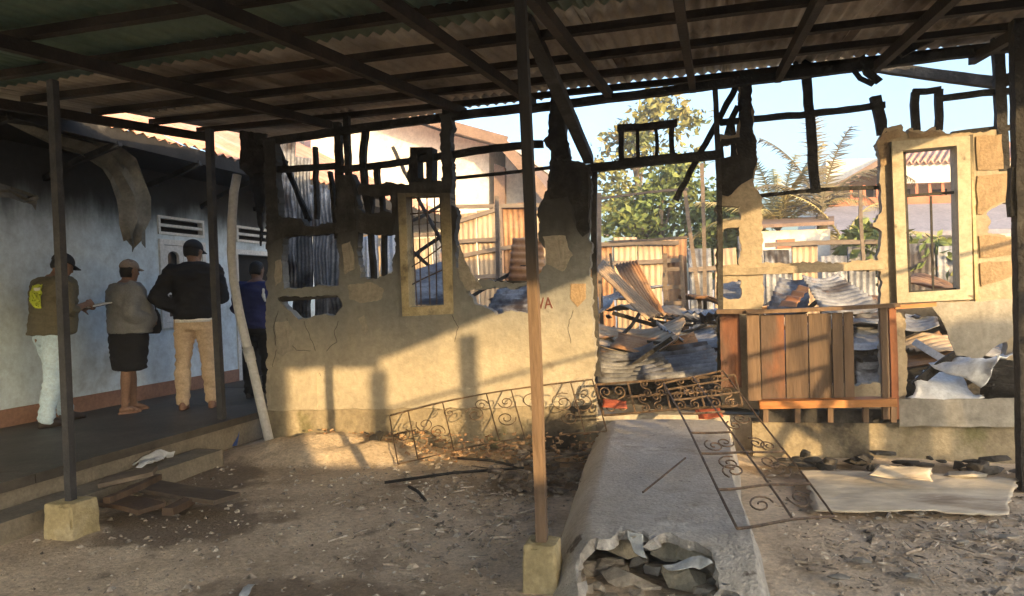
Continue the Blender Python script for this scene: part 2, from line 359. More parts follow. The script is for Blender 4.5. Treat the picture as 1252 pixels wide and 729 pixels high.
    def worn(self, base, half, taper=.9, seed=0, n=14):
        bm = bmesh.new(); bmesh.ops.create_cube(bm, size=2.0); bmesh.ops.subdivide_edges(bm, edges=bm.edges[:], cuts=n, use_grid_fill=True)
        for v in bm.verts:
            p = v.co.copy(); k = max(abs(p.x), abs(p.y)); t = (p.z + 1) / 2; sc = 1 + (taper - 1) * t
            m2 = sorted((abs(p.x), abs(p.y), abs(p.z))); e = max(0, m2[1] - .86) / .14
            sh = 1 - .045 * e * e
            q = Vector((base[0] + p.x * half[0] * sc * sh, base[1] + p.y * half[1] * sc * sh, base[2] + half[2] * (t * (1 if p.z < .9 else sh ** .3))))
            ch = max(0, N3(q, 11, seed).x - .12) * e
            q += N3(q, 9, seed) * .006 + N3(q, 30, seed) * .003 - Vector((p.x * half[0], p.y * half[1], half[2] * .5 if p.z > 0 else 0)) * ch * .5
            v.co = q
        bm.verts.ensure_lookup_table(); self.add([v.co.copy() for v in bm.verts], [tuple(v.index for v in f.verts) for f in bm.faces]); bm.free()
    def build(self, name, mt, parent=None, smooth=False, local=False, solid=0.0, **props):
        me = bpy.data.meshes.new(name)
        if local: org = Vector((0, 0, 0))
        else:
            lo = [min(p[k] for p in self.v) for k in range(3)]; hi = [max(p[k] for p in self.v) for k in range(3)]
            org = Vector(((lo[0] + hi[0]) / 2, (lo[1] + hi[1]) / 2, lo[2]))
        me.from_pydata([tuple(p - org) for p in self.v], [], self.f); me.update()
        me.materials.append(M[mt] if isinstance(mt, str) else mt)
        if smooth:
            for p in me.polygons: p.use_smooth = True
        bm = bmesh.new(); bm.from_mesh(me)
        bmesh.ops.recalc_face_normals(bm, faces=bm.faces); bm.to_mesh(me); bm.free()
        o = bpy.data.objects.new(name, me); COL.objects.link(o)
        if parent is not None:
            o.parent = parent
            o.location = org if local else org - ORG.get(parent, Vector((0, 0, 0)))
        else: o.location = org
        ORG[o] = org
        if solid:
            md = o.modifiers.new("thick", 'SOLIDIFY'); md.thickness = solid; md.offset = 0
        for k, v in props.items(): o[k] = v
        return o

def thing(name, label, cat, loc=(0, 0, 0), rz=0.0, group=None):
    o = bpy.data.objects.new(name, None); COL.objects.link(o)
    o.location = loc; o.rotation_euler = (0, 0, rz); o.empty_display_size = .2
    ORG[o] = Vector(loc); o['label'] = label; o['category'] = cat
    if group: o['group'] = group
    return o
def tag(o, label, cat, group=None):
    o['label'] = label; o['category'] = cat
    if group: o['group'] = group
    return o
def rag(pts, step=.06, amp=.012, seed=0):
    out = []; n = len(pts)
    for i in range(n):
        a, b = Vector(pts[i]), Vector(pts[(i + 1) % n]); k = max(1, int((b - a).length / step))
        for j in range(k):
            p = a.lerp(b, j / k); q = N3(p, 6, seed) + N3(p, 17, seed + 3) * .6 + N3(p, 48, seed + 6) * .45
            out.append(p + Vector((q.x, 0, q.z)) * amp * 1.6)
    return out
def P(pts, Y): return [W(x, y, Y) for x, y in pts]

# ================================================================== SETTING
def axis(dense0, dense1, step, far, k=1.35):
    a = [dense0 + i * step for i in range(int((dense1 - dense0) / step) + 1)]
    s = step; x = a[-1]
    while x < far: s *= k; x += s; a.append(x)
    s = step; x = a[0]
    while x > -far: s *= k; x -= s; a.insert(0, x)
    return a
g = MB(); xs = axis(-6, 4, .08, 400); ys = axis(.6, 7.4, .08, 400)
for y in ys:
    for x in xs:
        p = (x, y, 0)
        z = N3(p, .9, 1).z * .03 + N3(p, 3.2, 2).z * .014 + N3(p, 9, 4).z * .008
        if not (-7 < x < 5 and 0 < y < 8): z *= .3
        z -= .02
        d = math.hypot((x + 3.4) / .9, (y - 6.15) / .45)            # heap of swept soil against the wall base
        z += (.15 + .06 * N3(p, 5, 3).x + .05 * N3(p, 14, 3).x) * max(0, 1 - d * d * .6)
        g.v.append(Vector((x, y, z)))
nx = len(xs)
g.f = [(j * nx + i, j * nx + i + 1, (j + 1) * nx + i + 1, (j + 1) * nx + i) for j in range(len(ys) - 1) for i in range(nx - 1)]
g.build('ground', 'dirt', smooth=True, local=True, kind='structure')

YW = 6.5            # front of the burned house
XL = -6.6           # left house wall
XT = -4.53          # terrace edge
ZT = .29
t = MB(); t.box((XL - 1, -2, .0), (XT, 13, ZT - .07)); tb = t.build('terrace_base', 'terrace_edge', kind='structure')
t = MB()
rr = random.Random(3)
yy = -2.0
while yy < 13:
    t.box((XL + .01, yy, ZT - .068), (XT + .05, yy + 1.49, ZT + rr.uniform(-.002, .002))); yy += 1.5
t.build('terrace', 'terrace', kind='structure')
t = MB(); t.box((XT + .06, -2, -.05), (XT + .34, 5.6, .12)); t.build('terrace_kerb', 'terrace_edge', kind='structure')
# floor of the burned house
t = MB(); t.box((-4.05, YW + .11, -.05), (6.0, 13.0, .29)); t.build('house_floor', 'concrete', kind='structure')
t = MB(); t.box((.31, YW - .06, -.05), (6.0, YW + .108, .27)); pl = t.build('house_plinth', 'plinth', kind='structure')

# ------------------------------------------------------------------ street side (behind the camera): unseen walls added to shade the yard
bw = thing('shade_wall', 'unseen tall wall added behind the yard to block the low sun', 'wall', (-1, -3.1, 0))
t = MB(); t.box((.2, -3.2, -.05), (4.62, -3.0, 3.2)); t.build('panel', 'concrete', bw)
fw = thing('shade_wall', 'unseen lower wall with taller end blocks, added to shape the sun on the yard', 'wall', (8, -3.1, 0))
t = MB(); t.box((4.63, -3.2, -.05), (10.1, -3.0, 1.98)); t.build('panel', 'concrete', fw)
t = MB(); t.box((10.11, -3.2, -.05), (10.36, -3.0, 3.25)); t.box((10.37, -3.2, -.05), (10.56, -3.0, 1.95)); t.box((10.57, -3.2, -.05), (11.6, -3.0, 3.25)); t.build('shade_block', 'concrete', fw)  # added blocks, their gap shaped to leave a lit patch on the plinth

# ------------------------------------------------------------------ porch roof
RX0, RX1, RY0, RY1 = -5.1, 3.77, -1.0, 6.72
def rz(y): return 2.55 + .09 * y
pr = thing('porch_roof', 'low corrugated metal porch roof on dark timbers over the yard', 'roof', (-.6, 2.5, 2.6))
w = .882; proto = None; protos = {}
row = [(-1.0, .85), (.72, 2.55), (2.45, 4.3), (4.2, 5.75), (5.65, 6.82)]
cols_n = 10
for j, (ya, yb) in enumerate(row):
    for i in range(cols_n):
        x0 = RX0 + i * w
        key = j
        if key not in protos:
            s = MB(); ln = yb - ya
            s.corr([(-w / 2 - .03, 0, 0), (w / 2 + .03, 0, 0), (w / 2 + .03, ln, .09 * ln), (-w / 2 - .03, ln, .09 * ln)], waves=10, amp=.017, ny=3)
            o = s.build('roof_sheet', 'zinc_roof', pr, smooth=True, local=True, solid=.002); protos[key] = o
        else:
            o = protos[key].copy(); COL.objects.link(o); o.parent = pr
        o.location = Vector((x0 + w / 2 + rnd.uniform(-.012, .012), ya, rz(ya) + .137 + .006 * (i % 2) + .012 * (j % 2))) - ORG[pr]
        o.rotation_euler = (0, 0, rnd.uniform(-.006, .006))
        if (i, j) in ((1, 1), (3, 1), (0, 2)):
            o.data = o.data.copy(); o.data.materials[0] = M['green_sheet']; o['label'] = 'translucent green roof sheet'
for i in range(4):
    s = MB(); s.corr([(-w / 2 - .03, 0, 0), (w / 2 + .03, 0, 0), (w / 2 + .03, 1.15 - .2 * i, .1035 - .018 * i), (-w / 2 - .03, 1.15 - .2 * i, .1035 - .018 * i)], waves=10, amp=.017, ny=2)
    o = s.build('roof_sheet', 'zinc_roof', pr, smooth=True, local=True, solid=.002)
    o.location = Vector((RX0 + i * w + w / 2, 6.7, rz(6.7) + .142 + .006 * (i % 2))) - ORG[pr]
for k, x in enumerate((-5.0, -3.6, -2.2, -1.5, -.8, -.08, .62, 1.37, 2.1, 2.9)):
    s = MB(); s.timber((x, RY0, rz(RY0) + .0), (x, RY1 + .04 * (k % 3) - .1, rz(RY1 + .04 * (k % 3) - .1)), .052, .075, .003, k, n=20, up=(0, 0, 1)); s.build('rafter', 'rafter', pr)
y = RY0 + .15; k = 0
while y < RY1:
    s = MB(); s.timber((RX0 - .02, y, rz(y) + .085), (RX1 + .03, y, rz(y) + .085), .05, .06, .003, k + 50, n=30, up=(0, 1, 0)); s.build('purlin', 'rafter', pr)
    y += .68; k += 1
s = MB(); s.timber((RX0, RY0 - .04, rz(RY0) + .06), (RX1 + .05, RY0 - .04, rz(RY0) + .06), .12, .03, .001, 3, n=30, up=(0, 1, 0)); s.build('fascia', 'rafter', pr)
s = MB(); s.timber((RX1 + .05, RY0, rz(RY0) + .12), (RX1 + .05, RY1, rz(RY1) + .12), .03, .08, .001, 3, n=30, up=(0, 0, 1)); s.build('fascia', 'rafter', pr)
for (ya, yb) in ((-1.0, .85), (.72, 2.55), (2.45, 4.3), (4.2, 5.5)):
    s = MB(); s.corr([(RX0 - .62, ya, rz(ya) + .125), (RX0 + .03, ya, rz(ya) + .14), (RX0 + .03, yb, rz(yb) + .14), (RX0 - .62, yb, rz(yb) + .125)], waves=9, amp=.011, ny=3); s.build('roof_sheet', 'zinc_roof', pr, smooth=True, solid=.002)
# side tie whose shadow crosses the walls: lies along the right edge below the roof
s = MB(); s.timber((3.72, -.9, 2.02), (3.72, 6.0, 2.02), .03, .03, .002, 5, n=20, up=(0, 0, 1)); s.build('tie_rail', 'rafter', pr)

def post(label, base, top, wd_, mt, foot=None, fh=.2, fw=.2):
    base = Vector(base); p = thing('porch_post', label, 'post', (base.x, base.y, 0), group='posts holding up the porch roof')
    s = MB(); s.timber((base.x, base.y, base.z), top, wd_, wd_, .0015, 3, n=12, up=(0, 1, 0)); s.build('pole', mt, p)
    if foot:
        s = MB(); x, y = base.x, base.y; a, b = fw / 2, fw / 2 * .88
        s.worn((x, y, -.06), (a, a, fh + .06), b / a, int(x * 10))
        f = s.build('footing', foot, p, smooth=True); es = f.modifiers.new('edges', 'EDGE_SPLIT'); es.split_angle = R(38)
    return p
sf = thing('side_fence', 'braced timber side rails along the open right edge of the yard', 'fence', (3.72, 3, 0))
for (a, b, w_) in (((2.3, 1.69), (3.7, 1.69), .04), ((2.3, 1.45), (3.45, 1.45), .035), ((3.47, 1.74), (2.6, .56), .07), ((2.7, 1.28), (3.6, .55), .05), ((2.45, 0), (2.45, 1.75), .05)):
    s = MB(); s.timber((3.80, a[0], a[1]), (3.80, b[0], b[1]), w_, .04, .001, 3, up=(1, 0, 0)); s.build('rail', 'pole_dark', sf)
hd = MB(); rr = random.Random(77)
for k in range(900):
    c = rr.choice(((6.7, .22), (7.3, .3), (7.75, .34), (8.15, .3), (8.5, .2))); p = Vector((c[0] + rr.gauss(0, .16), -3.55 + rr.gauss(0, .12), 1.5 + rr.random() * (.55 + c[1] * 1.4)))
    d = Vector((rr.gauss(0, 1), rr.gauss(0, 1), rr.gauss(0, 1))).normalized() * .12; e = d.orthogonal().normalized() * .05
    hd.add([p, p + d * .5 + e, p + d, p + d * .5 - e], [(0, 1, 2, 3)])
for x in (6.7, 7.3, 7.75, 8.15, 8.5): hd.tube([(x, -3.55, -.05), (x + .03, -3.55, 1.2), (x, -3.55, 2.1)], .02, 5)
tag(hd.build('hedge', 'leaf_green'), 'unseen leafy hedge added behind the shade wall for its soft shadow', 'hedge')  # added out of view to throw soft shade on the wall base
pc = G(661, 690, .1); pc = Vector((-.78, 3.42, .0))
post('square timber post in the middle of the yard, sunlit low down, on a concrete block', (-.81, 3.42, .2), (-.825, 3.42, rz(3.42) + .05), .05, 'pole', 'footing', .22, .175)
post('dark post at the terrace edge beside the man in light jeans', (-3.93, 3.75, .18), (-3.95, 3.75, rz(3.75) - .04), .048, 'pole_dark', 'footing', .2, .24)
post('slim dark post on the terrace beside the white drain pipe', (-4.6, 6.15, .29), (-4.62, 6.15, rz(6.1)), .06, 'pole_dark')
for (x, y) in ((3.72, -.95), (3.72, .05), (3.72, 3.4)):
    post({-.95: 'outer porch post at the street corner of the porch', .05: 'outer porch post second from the street on the open side', 3.4: 'outer porch post carrying the braced side rails'}[y], (x, y, 0), (x, y, rz(y) - .05), .1, 'pole_dark')

# ================================================================== LEFT BURNED WALL
def timber_part(parent, name, a, b, Y, w=.06, h=.05, rg=.012, mt='char', seed=0, Y2=None, dy=0):
    s = MB(); pa, pb = W(a[0], a[1], Y), W(b[0], b[1], Y2 if Y2 else Y)
    s.timber(pa, pb, w, h, rg, seed, up=(0, 1, 0)); return s.build(name, mt, parent)

lw = thing('burned_wall', 'burned plaster wall section with yellow window frame and ragged fire holes, left of doorway', 'wall', (-2.5, YW, 0))
outer = [(727, 468), (729, 540), (328, 545), (326, 440), (325, 300), (322, 170), (336, 170), (339, 240), (340, 265), (365, 267), (374, 276), (411, 273), (412, 214), (430, 212),
         (433, 224), (436, 236), (437, 256), (450, 262), (469, 259), (478, 264), (479, 237), (470, 236), (460, 240), (452, 234), (437, 235), (437, 226), (500, 224),
         (503, 183), (526, 181), (527, 222), (541, 220), (541, 192), (537, 140), (549, 140), (553, 192), (552, 252), (559, 258), (557, 281), (558, 328), (570, 334), (582, 341), (612, 345), (646, 346),
         (652, 340), (671, 315), (659, 290), (657, 260), (663, 247), (671, 226), (674, 186), (663, 173), (671, 167), (672, 118), (690, 118), (692, 160), (699, 196), (720, 203), (722, 290)]
holes = [[(346, 290), (414, 286), (414, 349), (348, 354), (344, 328)],
         [(342, 363), (414, 361), (418, 375), (408, 386), (365, 390), (352, 379)],
         [(437, 284), (460, 290), (482, 287), (482, 334), (467, 337), (459, 341), (440, 341)],
         [(497, 241), (537, 239), (542, 372), (500, 375)],
         [(510, 188), (521, 187), (521, 218), (511, 218)],
         [(568, 355), (600, 353), (646, 350), (645, 383), (628, 380), (608, 386), (598, 377), (580, 373)],
         [(419, 222), (423, 222), (424, 230), (419, 230)]]
s = MB()
s.slab(rag(P(outer, YW), .02, .019, 1), [rag(P(h, YW), .018, .018 if i not in (3, 4) else .001, i) for i, h in enumerate(holes)], None, (0, .11, 0))
s.build('plaster_panel', 'plaster', lw)
# plaster skin slightly proud, broken off along a ragged edge (lower left)
s = MB(); s.slab(rag(P([(331, 500), (331, 450), (352, 430), (402, 430), (414, 436), (414, 446), (388, 458), (388, 500)], YW - .012), .03, .01, 9), [], None, (0, .011, 0)); s.build('plaster_flake', 'plaster', lw)
for k, (pts, mt) in enumerate([([(425, 350), (450, 345), (470, 352), (466, 366), (440, 372), (428, 366)], 'plaster_old'), ([(336, 395), (352, 392), (360, 410), (352, 440), (338, 430)], 'plaster_old'), ([(560, 300), (575, 330), (590, 352), (572, 356), (562, 342)], 'plaster_old'),
        ([(664, 290), (690, 288), (700, 312), (688, 330), (668, 322)], 'plaster_old'), ([(438, 390), (446, 384), (450, 402), (444, 410)], 'plaster_old'), ([(336, 320), (343, 318), (346, 345), (338, 350)], 'plaster_old'), ([(672, 470), (720, 462), (722, 490), (690, 498)], 'plaster_old'),
        ([(418, 300), (430, 296), (434, 330), (422, 336)], 'plaster_old')]):
    s = MB(); s.slab(rag(P(pts, YW - .006), .025, .012, 60 + k), [], None, (0, .005, 0)); s.build('plaster_flake', mt, lw)
s = MB()
for path in ([(350, 390), (356, 404), (352, 418), (362, 428), (386, 430)], [(414, 392), (408, 404), (412, 418), (400, 428), (388, 440), (392, 460)], [(372, 393), (378, 410), (386, 430)], [(340, 380), (334, 400), (338, 425), (333, 450)], [(552, 385), (560, 400), (556, 418)], [(700, 380), (694, 400), (698, 420)]):
    pts = P(path, YW - .001); fine_ = []
    for a, b in zip(pts[:-1], pts[1:]):
        for t in range(5): q = a.lerp(b, t / 5); fine_.append(q + Vector((N3(q, 20, 2).x * .015, 0, N3(q, 20, 4).z * .015)))
    s.tube(fine_ + [pts[-1]], .0024, 4)
s.build('crack', 'dark_void', lw)
# plinth strip under it
s = MB(); pts = P([(326, 503), (729, 497), (731, 548), (325, 552)], YW - .03); s.slab(rag(pts, .08, .01, 3), [], None, (0, .028, 0)); s.build('plinth_strip', 'plinth', lw)
# recess patch right of the centre post: a brown knocked-out hollow
s = MB(); s.slab(rag(P([(697, 347), (716, 347), (716, 366), (706, 376), (698, 366)], YW - .006), .02, .004, 6), [], None, (0, .005, 0)); s.build('bare_patch', 'block', lw)
# charred stump skin
s = MB(); s.slab(rag(P([(673, 122), (689, 122), (691, 162), (698, 198), (718, 206), (720, 262), (721, 284), (712, 290), (704, 280), (702, 258), (694, 240), (672, 243), (668, 236), (673, 225), (676, 186), (668, 173), (672, 165)], YW - .016), .03, .012, 8), [], None, (0, .015, 0)); s.build('charred_face', 'char', lw)
s = MB(); s.slab(rag(P([(323, 172), (336, 172), (339, 268), (366, 268), (374, 277), (412, 275), (414, 215), (429, 215), (434, 238), (434, 282), (414, 284), (346, 289), (327, 302)], YW - .009), .04, .012, 12), [], None, (0, .008, 0)); s.build('charred_face', 'soot_timber', lw)
s = MB(); s.slab(rag(P([(438, 228), (500, 226), (504, 185), (509, 185), (510, 220), (522, 220), (522, 184), (526, 183), (527, 224), (541, 222), (542, 195), (551, 195), (551, 236), (486, 237), (480, 285), (460, 288), (438, 281), (438, 260), (450, 264), (478, 266), (480, 238), (460, 241), (438, 238)], YW - .007), .03, .008, 14), [], None, (0, .006, 0)); s.build('charred_face', 'soot_timber', lw)
s = MB(); s.slab(rag(P([(294, 160), (324, 163), (325, 226), (318, 300), (312, 240), (304, 216), (292, 205)], YW + .16), .03, .014, 77), [], None, (0, .03, 0)); s.build('dark_panel', 'char', lw)  # added dark panel standing in for the left house's dark roof end
# yellow window frame
def frame(parent, out, inn, Y, proud, depth, mt, name='window_frame'):
    s = MB(); s.slab(P(out, Y - proud), [P(inn, Y - proud)], None, (0, depth, 0)); o = s.build(name, mt, parent)
    return o
wf = frame(lw, [(486, 236), (550, 236), (553, 384), (492, 387)], [(496, 241), (538, 239), (543, 373), (500, 376)], YW, .035, .16, 'frame_yellow')
# twisted window bars in the opening
for i, (a, b) in enumerate([((503, 241), (510, 375)), ((512, 241), (515, 375)), ((522, 241), (526, 375)), ((531, 239), (534, 374)), ((498, 330), (542, 300)), ((499, 262), (540, 258)), ((500, 350), (541, 330))]):
    s = MB(); pa, pb = W(*a, YW + .06), W(*b, YW + .06); mid = (pa + pb) / 2 + Vector((rnd.uniform(-.02, .02), .02, 0)); s.tube([pa, mid, pb], .007, 5); s.build('window_bar', 'ironwork', wf)
frame(lw, [(501, 180), (528, 180), (528, 223), (502, 223)], [(510, 188), (521, 187), (521, 218), (511, 218)], YW, .02, .15, 'char', 'vent_frame')
# framing timbers
timber_part(lw, 'top_beam', (318, 175), (641, 132), YW + .05, .07, .07, .006)
timber_part(lw, 'top_beam', (648, 133), (1258, 55), YW + .05, .065, .08, .006, seed=3)
timber_part(lw, 'rail', (306, 208), (412, 203), YW + .055, .06, .05, .008)
timber_part(lw, 'rail', (412, 208), (545, 190), YW + .055, .06, .05, .012)
timber_part(lw, 'rail', (548, 190), (664, 176), YW + .055, .065, .05, .008)
timber_part(lw, 'rail', (553, 218), (672, 205), YW + .3, .03, .03, .004, 'soot_timber')
timber_part(lw, 'rail', (566, 347), (650, 346), YW + .05, .04, .05, .004, 'soot_timber')
timber_part(lw, 'rail', (344, 366), (416, 360), YW + .055, .05, .05, .004, 'soot_timber')
for k, (x0, y0, x1, y1, wd_) in enumerate([(412, 150, 414, 292, .07), (424, 142, 426, 240, .055), (447, 156, 452, 262, .06), (462, 200, 464, 236, .05), (546, 132, 547, 200, .075), (455, 226, 458, 342, .045), (466, 226, 470, 338, .04), (404, 210, 412, 284, .03), (386, 180, 388, 268, .035)]):
    timber_part(lw, 'stud', (x0, y0), (x1, y1), YW + .06, wd_, .06, .014, seed=k * 7)
s = MB(); s.timber(W(683, 88, YW + .03), W(690, 100, YW + .03), .05, .05, .005)
s.timber(W(640, 20, YW - 2.2), W(720, 196, YW + .14), .09, .07, .004, up=(0, 1, 0)); s.build('brace', 'soot_timber', lw)
s = MB()
for q in ((340, 180, 380, 270), (330, 190, 352, 200), (338, 240, 346, 200), (352, 205, 376, 268)):
    s.timber(W(q[0], q[1], YW + .5), W(q[2], q[3], YW + .6), .04, .04, .01, q[0], up=(0, 1, 0))
s.build('fallen_stud', 'char', lw)
# lettering left of the recess
tc = bpy.data.curves.new('lettering', 'FONT'); tc.body = "VA"; tc.size = .15; tc.extrude = .002
to = bpy.data.objects.new('tmp_text', tc); COL.objects.link(to); bpy.context.view_layer.update()
me = bpy.data.meshes.new_from_object(to.evaluated_get(bpy.context.evaluated_depsgraph_get())); bpy.data.objects.remove(to)
me.name = 'lettering'; me.materials.clear(); me.materials.append(M['letter'])
lo = bpy.data.objects.new('lettering', me); COL.objects.link(lo); lo.parent = lw
lo.location = W(657, 378, YW - .004) - ORG[lw]; lo.rotation_euler = (R(90), R(-1), 0); lo.scale = (.75, 1, 1)

# ================================================================== DOORWAY
df = thing('door_frame', 'charred doorway frame with three-pane transom frame standing on its lintel', 'door frame', (-.3, YW + .1, .29))
timber_part(df, 'lintel', (718, 207), (884, 189), YW + .12, .07, .09, .006)
tr = None
s = MB()
for a, b, w_ in (((755, 157), (828, 150), .06), ((757, 199), (828, 192), .07)): s.timber(W(*a, YW + .1), W(*b, YW + .1), w_, .06, .006, a[1], up=(0, 1, 0))
tr = s.build('transom_frame', 'char', df)
for x in (759, 779, 801, 822):
    timber_part(tr, 'bar', (x, 156 - (x - 759) * .08), (x + 1, 198 - (x - 759) * .08), YW + .1, .03 if x in (779, 801) else .045, .04, .006, seed=x)
timber_part(df, 'jamb', (874, 100), (880, 470), YW + .12, .045, .06, .006, 'soot_timber')
timber_part(df, 'jamb', (727, 206), (731, 460), YW + .14, .05, .05, .006, 'soot_timber')
timber_part(df, 'brace', (908, 92), (826, 245), YW + .18, .05, .05, .012)
timber_part(df, 'brace', (902, 130), (889, 165), YW + .16, .05, .05, .012)
timber_part(df, 'stud', (894, 150), (896, 200), YW + .15, .05, .05, .01)

# ================================================================== RIGHT BURNED WALL
rw = thing('burned_wall', 'burned wall section with cream window frame and exposed brown blocks, right of doorway', 'wall', (1.5, YW, .29))
YR = YW + .13
outer = [(880, 500), (876, 338), (877, 232), (880, 168), (903, 165), (903, 88), (918, 88), (921, 160), (926, 175), (927, 200), (921, 222), (930, 240), (932, 322),
         (1000, 322), (1077, 318), (1078, 284), (1069, 277), (1077, 258), (1075, 200), (1071, 172), (1079, 161), (1099, 154), (1108, 165), (1112, 158), (1128, 162), (1140, 157), (1163, 165),
         (1184, 162), (1226, 161), (1229, 201), (1237, 203), (1238, 245), (1246, 250), (1247, 292), (1250, 336), (1252, 400), (1252, 510)]
holes = [[(882, 254), (903, 252), (904, 269), (883, 271)], [(884, 278), (903, 277), (905, 324), (884, 326)], [(881, 346), (906, 344), (906, 364), (890, 368), (881, 364)],
         [(1104, 184), (1170, 178), (1174, 354), (1111, 358)], [(1211, 255), (1229, 249), (1241, 252), (1241, 289), (1206, 285), (1211, 272), (1205, 264)],
         [(932, 334), (1077, 330), (1077, 470), (932, 474)], [(885, 178), (900, 176), (902, 190), (898, 192), (886, 193)], [(1108, 385), (1230, 385), (1230, 485), (1108, 488)]]
s = MB(); s.slab(rag(P(outer, YR), .02, .018, 21), [rag(P(h, YR), .018, .015 if i != 3 else .001, 30 + i) for i, h in enumerate(holes)], None, (0, .11, 0))
s.build('plaster_panel', 'plaster_right', rw)
s = MB(); s.slab(rag(P([(878, 234), (881, 170), (904, 167), (904, 90), (917, 90), (920, 162), (925, 176), (926, 200), (920, 218), (905, 225), (890, 240)], YR - .016), .03, .012, 41), [rag(P([(885, 178), (900, 176), (902, 190), (898, 192), (886, 193)], YR - .016), .04, .008, 36)], None, (0, .015, 0)); s.build('charred_face', 'char', rw)
wf2 = frame(rw, [(1090, 173), (1186, 166), (1190, 366), (1097, 371)], [(1104, 184), (1170, 178), (1174, 354), (1111, 358)], YR, .05, .18, 'frame_cream')
s = MB(); pa = P([(1104, 184), (1170, 178), (1174, 354), (1111, 358)], YR + .06); 
for i in range(4): s.timber(pa[i], pa[(i + 1) % 4], .03, .04, 0, up=(0, 1, 0))
s.build('window_sash', 'soot_timber', wf2)
timber_part(wf2, 'window_bar', (1104, 240), (1172, 235), YR + .06, .02, .03, 0, 'soot_timber')
timber_part(wf2, 'window_bar', (1138, 240), (1141, 356), YR + .06, .014, .02, 0, 'soot_timber')
# exposed blocks right of the window
def block(pts, sd): 
    s = MB(); s.slab(rag(P(pts, YR - .012), .05, .006, sd), [], None, (0, .011, 0)); return s.build('block', 'block', rw)
block([(1194, 167), (1225, 164), (1227, 206), (1195, 208)], 1); block([(1195, 215), (1235, 211), (1236, 243), (1212, 252), (1202, 262), (1196, 262)], 2)
block([(1197, 288), (1204, 287), (1245, 294), (1246, 312), (1198, 315)], 3); block([(1198, 322), (1246, 318), (1248, 334), (1200, 351)], 4)
block([(1072, 174), (1080, 163), (1098, 157), (1104, 166), (1088, 171), (1088, 200), (1077, 204)], 5); block([(1112, 160), (1128, 164), (1140, 159), (1160, 165), (1112, 169)], 6)
timber_part(rw, 'corner_strip', (1187, 165), (1194, 372), YR - .02, .022, .03, 0, 'frame_yellow')
timber_part(rw, 'sill_band', (880, 333), (1079, 325), YR + .04, .06, .14, .004, 'plaster_right')
# charred frame above
timber_part(rw, 'rail', (880, 150), (1082, 128), YR + .03, .05, .05, .014)
timber_part(rw, 'rail', (926, 240), (1077, 229), YR + .06, .03, .03, .006)
timber_part(rw, 'stud', (985, 72), (997, 236), YR + .1, .075, .06, .012, seed=2)
timber_part(rw, 'stud', (1070, 118), (1077, 165), YR + .03, .075, .06, .03, seed=4)
timber_part(rw, 'stud', (1119, 112), (1120, 160), YR + .03, .055, .06, .014, seed=5)
timber_part(rw, 'stud', (1147, 110), (1148, 160), YR + .03, .055, .06, .014, seed=6)
timber_part(rw, 'rail', (1116, 113), (1150, 110), YR + .03, .045, .05, .01, seed=6)
timber_part(rw, 'rail', (1148, 121), (1240, 111), YR + .03, .045, .05, .008, seed=8)
timber_part(rw, 'rail', (1163, 165), (1252, 155), YR + .05, .04, .05, .006, seed=8)
timber_part(rw, 'stud', (1219, 38), (1226, 210), YR + .03, .075, .07, .008, seed=9)
timber_part(rw, 'diagonal_beam', (1000, 70), (1222, 102), YR + .5, .09, .07, .004, 'soot_timber', seed=1)
timber_part(rw, 'hanging_splinter', (1052, 70), (1076, 100), YR - .1, .055, .04, .02, seed=2)
timber_part(rw, 'hanging_splinter', (1042, 82), (1068, 104), YR - .1, .035, .03, .02, seed=3)
timber_part(rw, 'brace', (1140, 45), (1100, 66), YR - .3, .07, .05, .004, seed=3)
timber_part(rw, 'rail', (1215, 104), (1256, 88), YR + .06, .09, .06, .006, seed=11)
s = MB(); s.tube([W(982, 70, YR + .1), W(972, 78, YR + .05), W(975, 90, YR + .02), W(988, 86, YR)], .02, 6); s.build('burnt_knot', 'char', rw)
# nearest burned corner post at the right edge
s = MB(); s.timber(W(1247, 25, 5.5), G(1256, 600, 0), .10, .10, .006, 5, up=(0, 1, 0)); s.timber(W(1243, 205, 5.5), W(1243, 265, 5.5), .1, .08, .02, 8, up=(0, 1, 0))
tag(s.build('burned_post', 'char'), 'blackened timber post at the right end of the burned front', 'post')
# grey hanging board under the window, and fallen apron board below
s = MB(); s.slab(rag(P([(1137, 371), (1255, 366), (1252, 395), (1214, 428), (1200, 437), (1168, 435), (1158, 405)], YW - .07), .05, .012, 51), [], None, (0, .012, 0))
tag(s.build('cement_board', 'burnt_board'), 'scorched grey board hanging below the cream window frame', 'board')
s = MB(); s.slab(rag([W(1093, 489, YW - .12), W(1255, 487, YW - .12), W(1255, 522, YW - .15), W(1101, 522, YW - .15)], .05, .008, 52), [], None, (0, .012, 0))
tag(s.build('cement_board', 'burnt_board'), 'grey board lying along the top of the right plinth', 'board')

# ================================================================== WOODEN BALUSTRADE COUNTER
ct = thing('wooden_counter', 'red and brown plank counter on the plinth right of the doorway', 'counter', (.9, 6.3, .27))
YC = 6.36
def cplank(pts, mt, Y=YC, th=.03, label=None, name='plank', sd=0):
    s = MB(); s.slab(P(pts, Y), [], None, (0, th, 0)); o = s.build(name, mt, ct)
    if label: o['label'] = label
    return o
cplank([(880, 384), (904, 384), (907, 474), (882, 474)], 'red_wood', YC + .05, label='dark red side plank')
cplank([(913, 384), (928, 384), (931, 490), (915, 490)], 'brown_wood', YC - .03, .06, name='counter_post')
cplank([(930, 385), (958.5, 384.5), (960.5, 487), (932, 488)], 'red_wood', label='orange-red plank')
for k, (a, b) in enumerate(((960, 987), (988.5, 1016), (1017.5, 1030), (1031.5, 1043))):
    cplank([(a, 384.5 - k * .8), (b, 384 - k * .8), (b + 2, 487 - k * .5), (a + 2, 487.5 - k * .5)], 'brown_wood', YC + (.004 if k % 2 else 0))
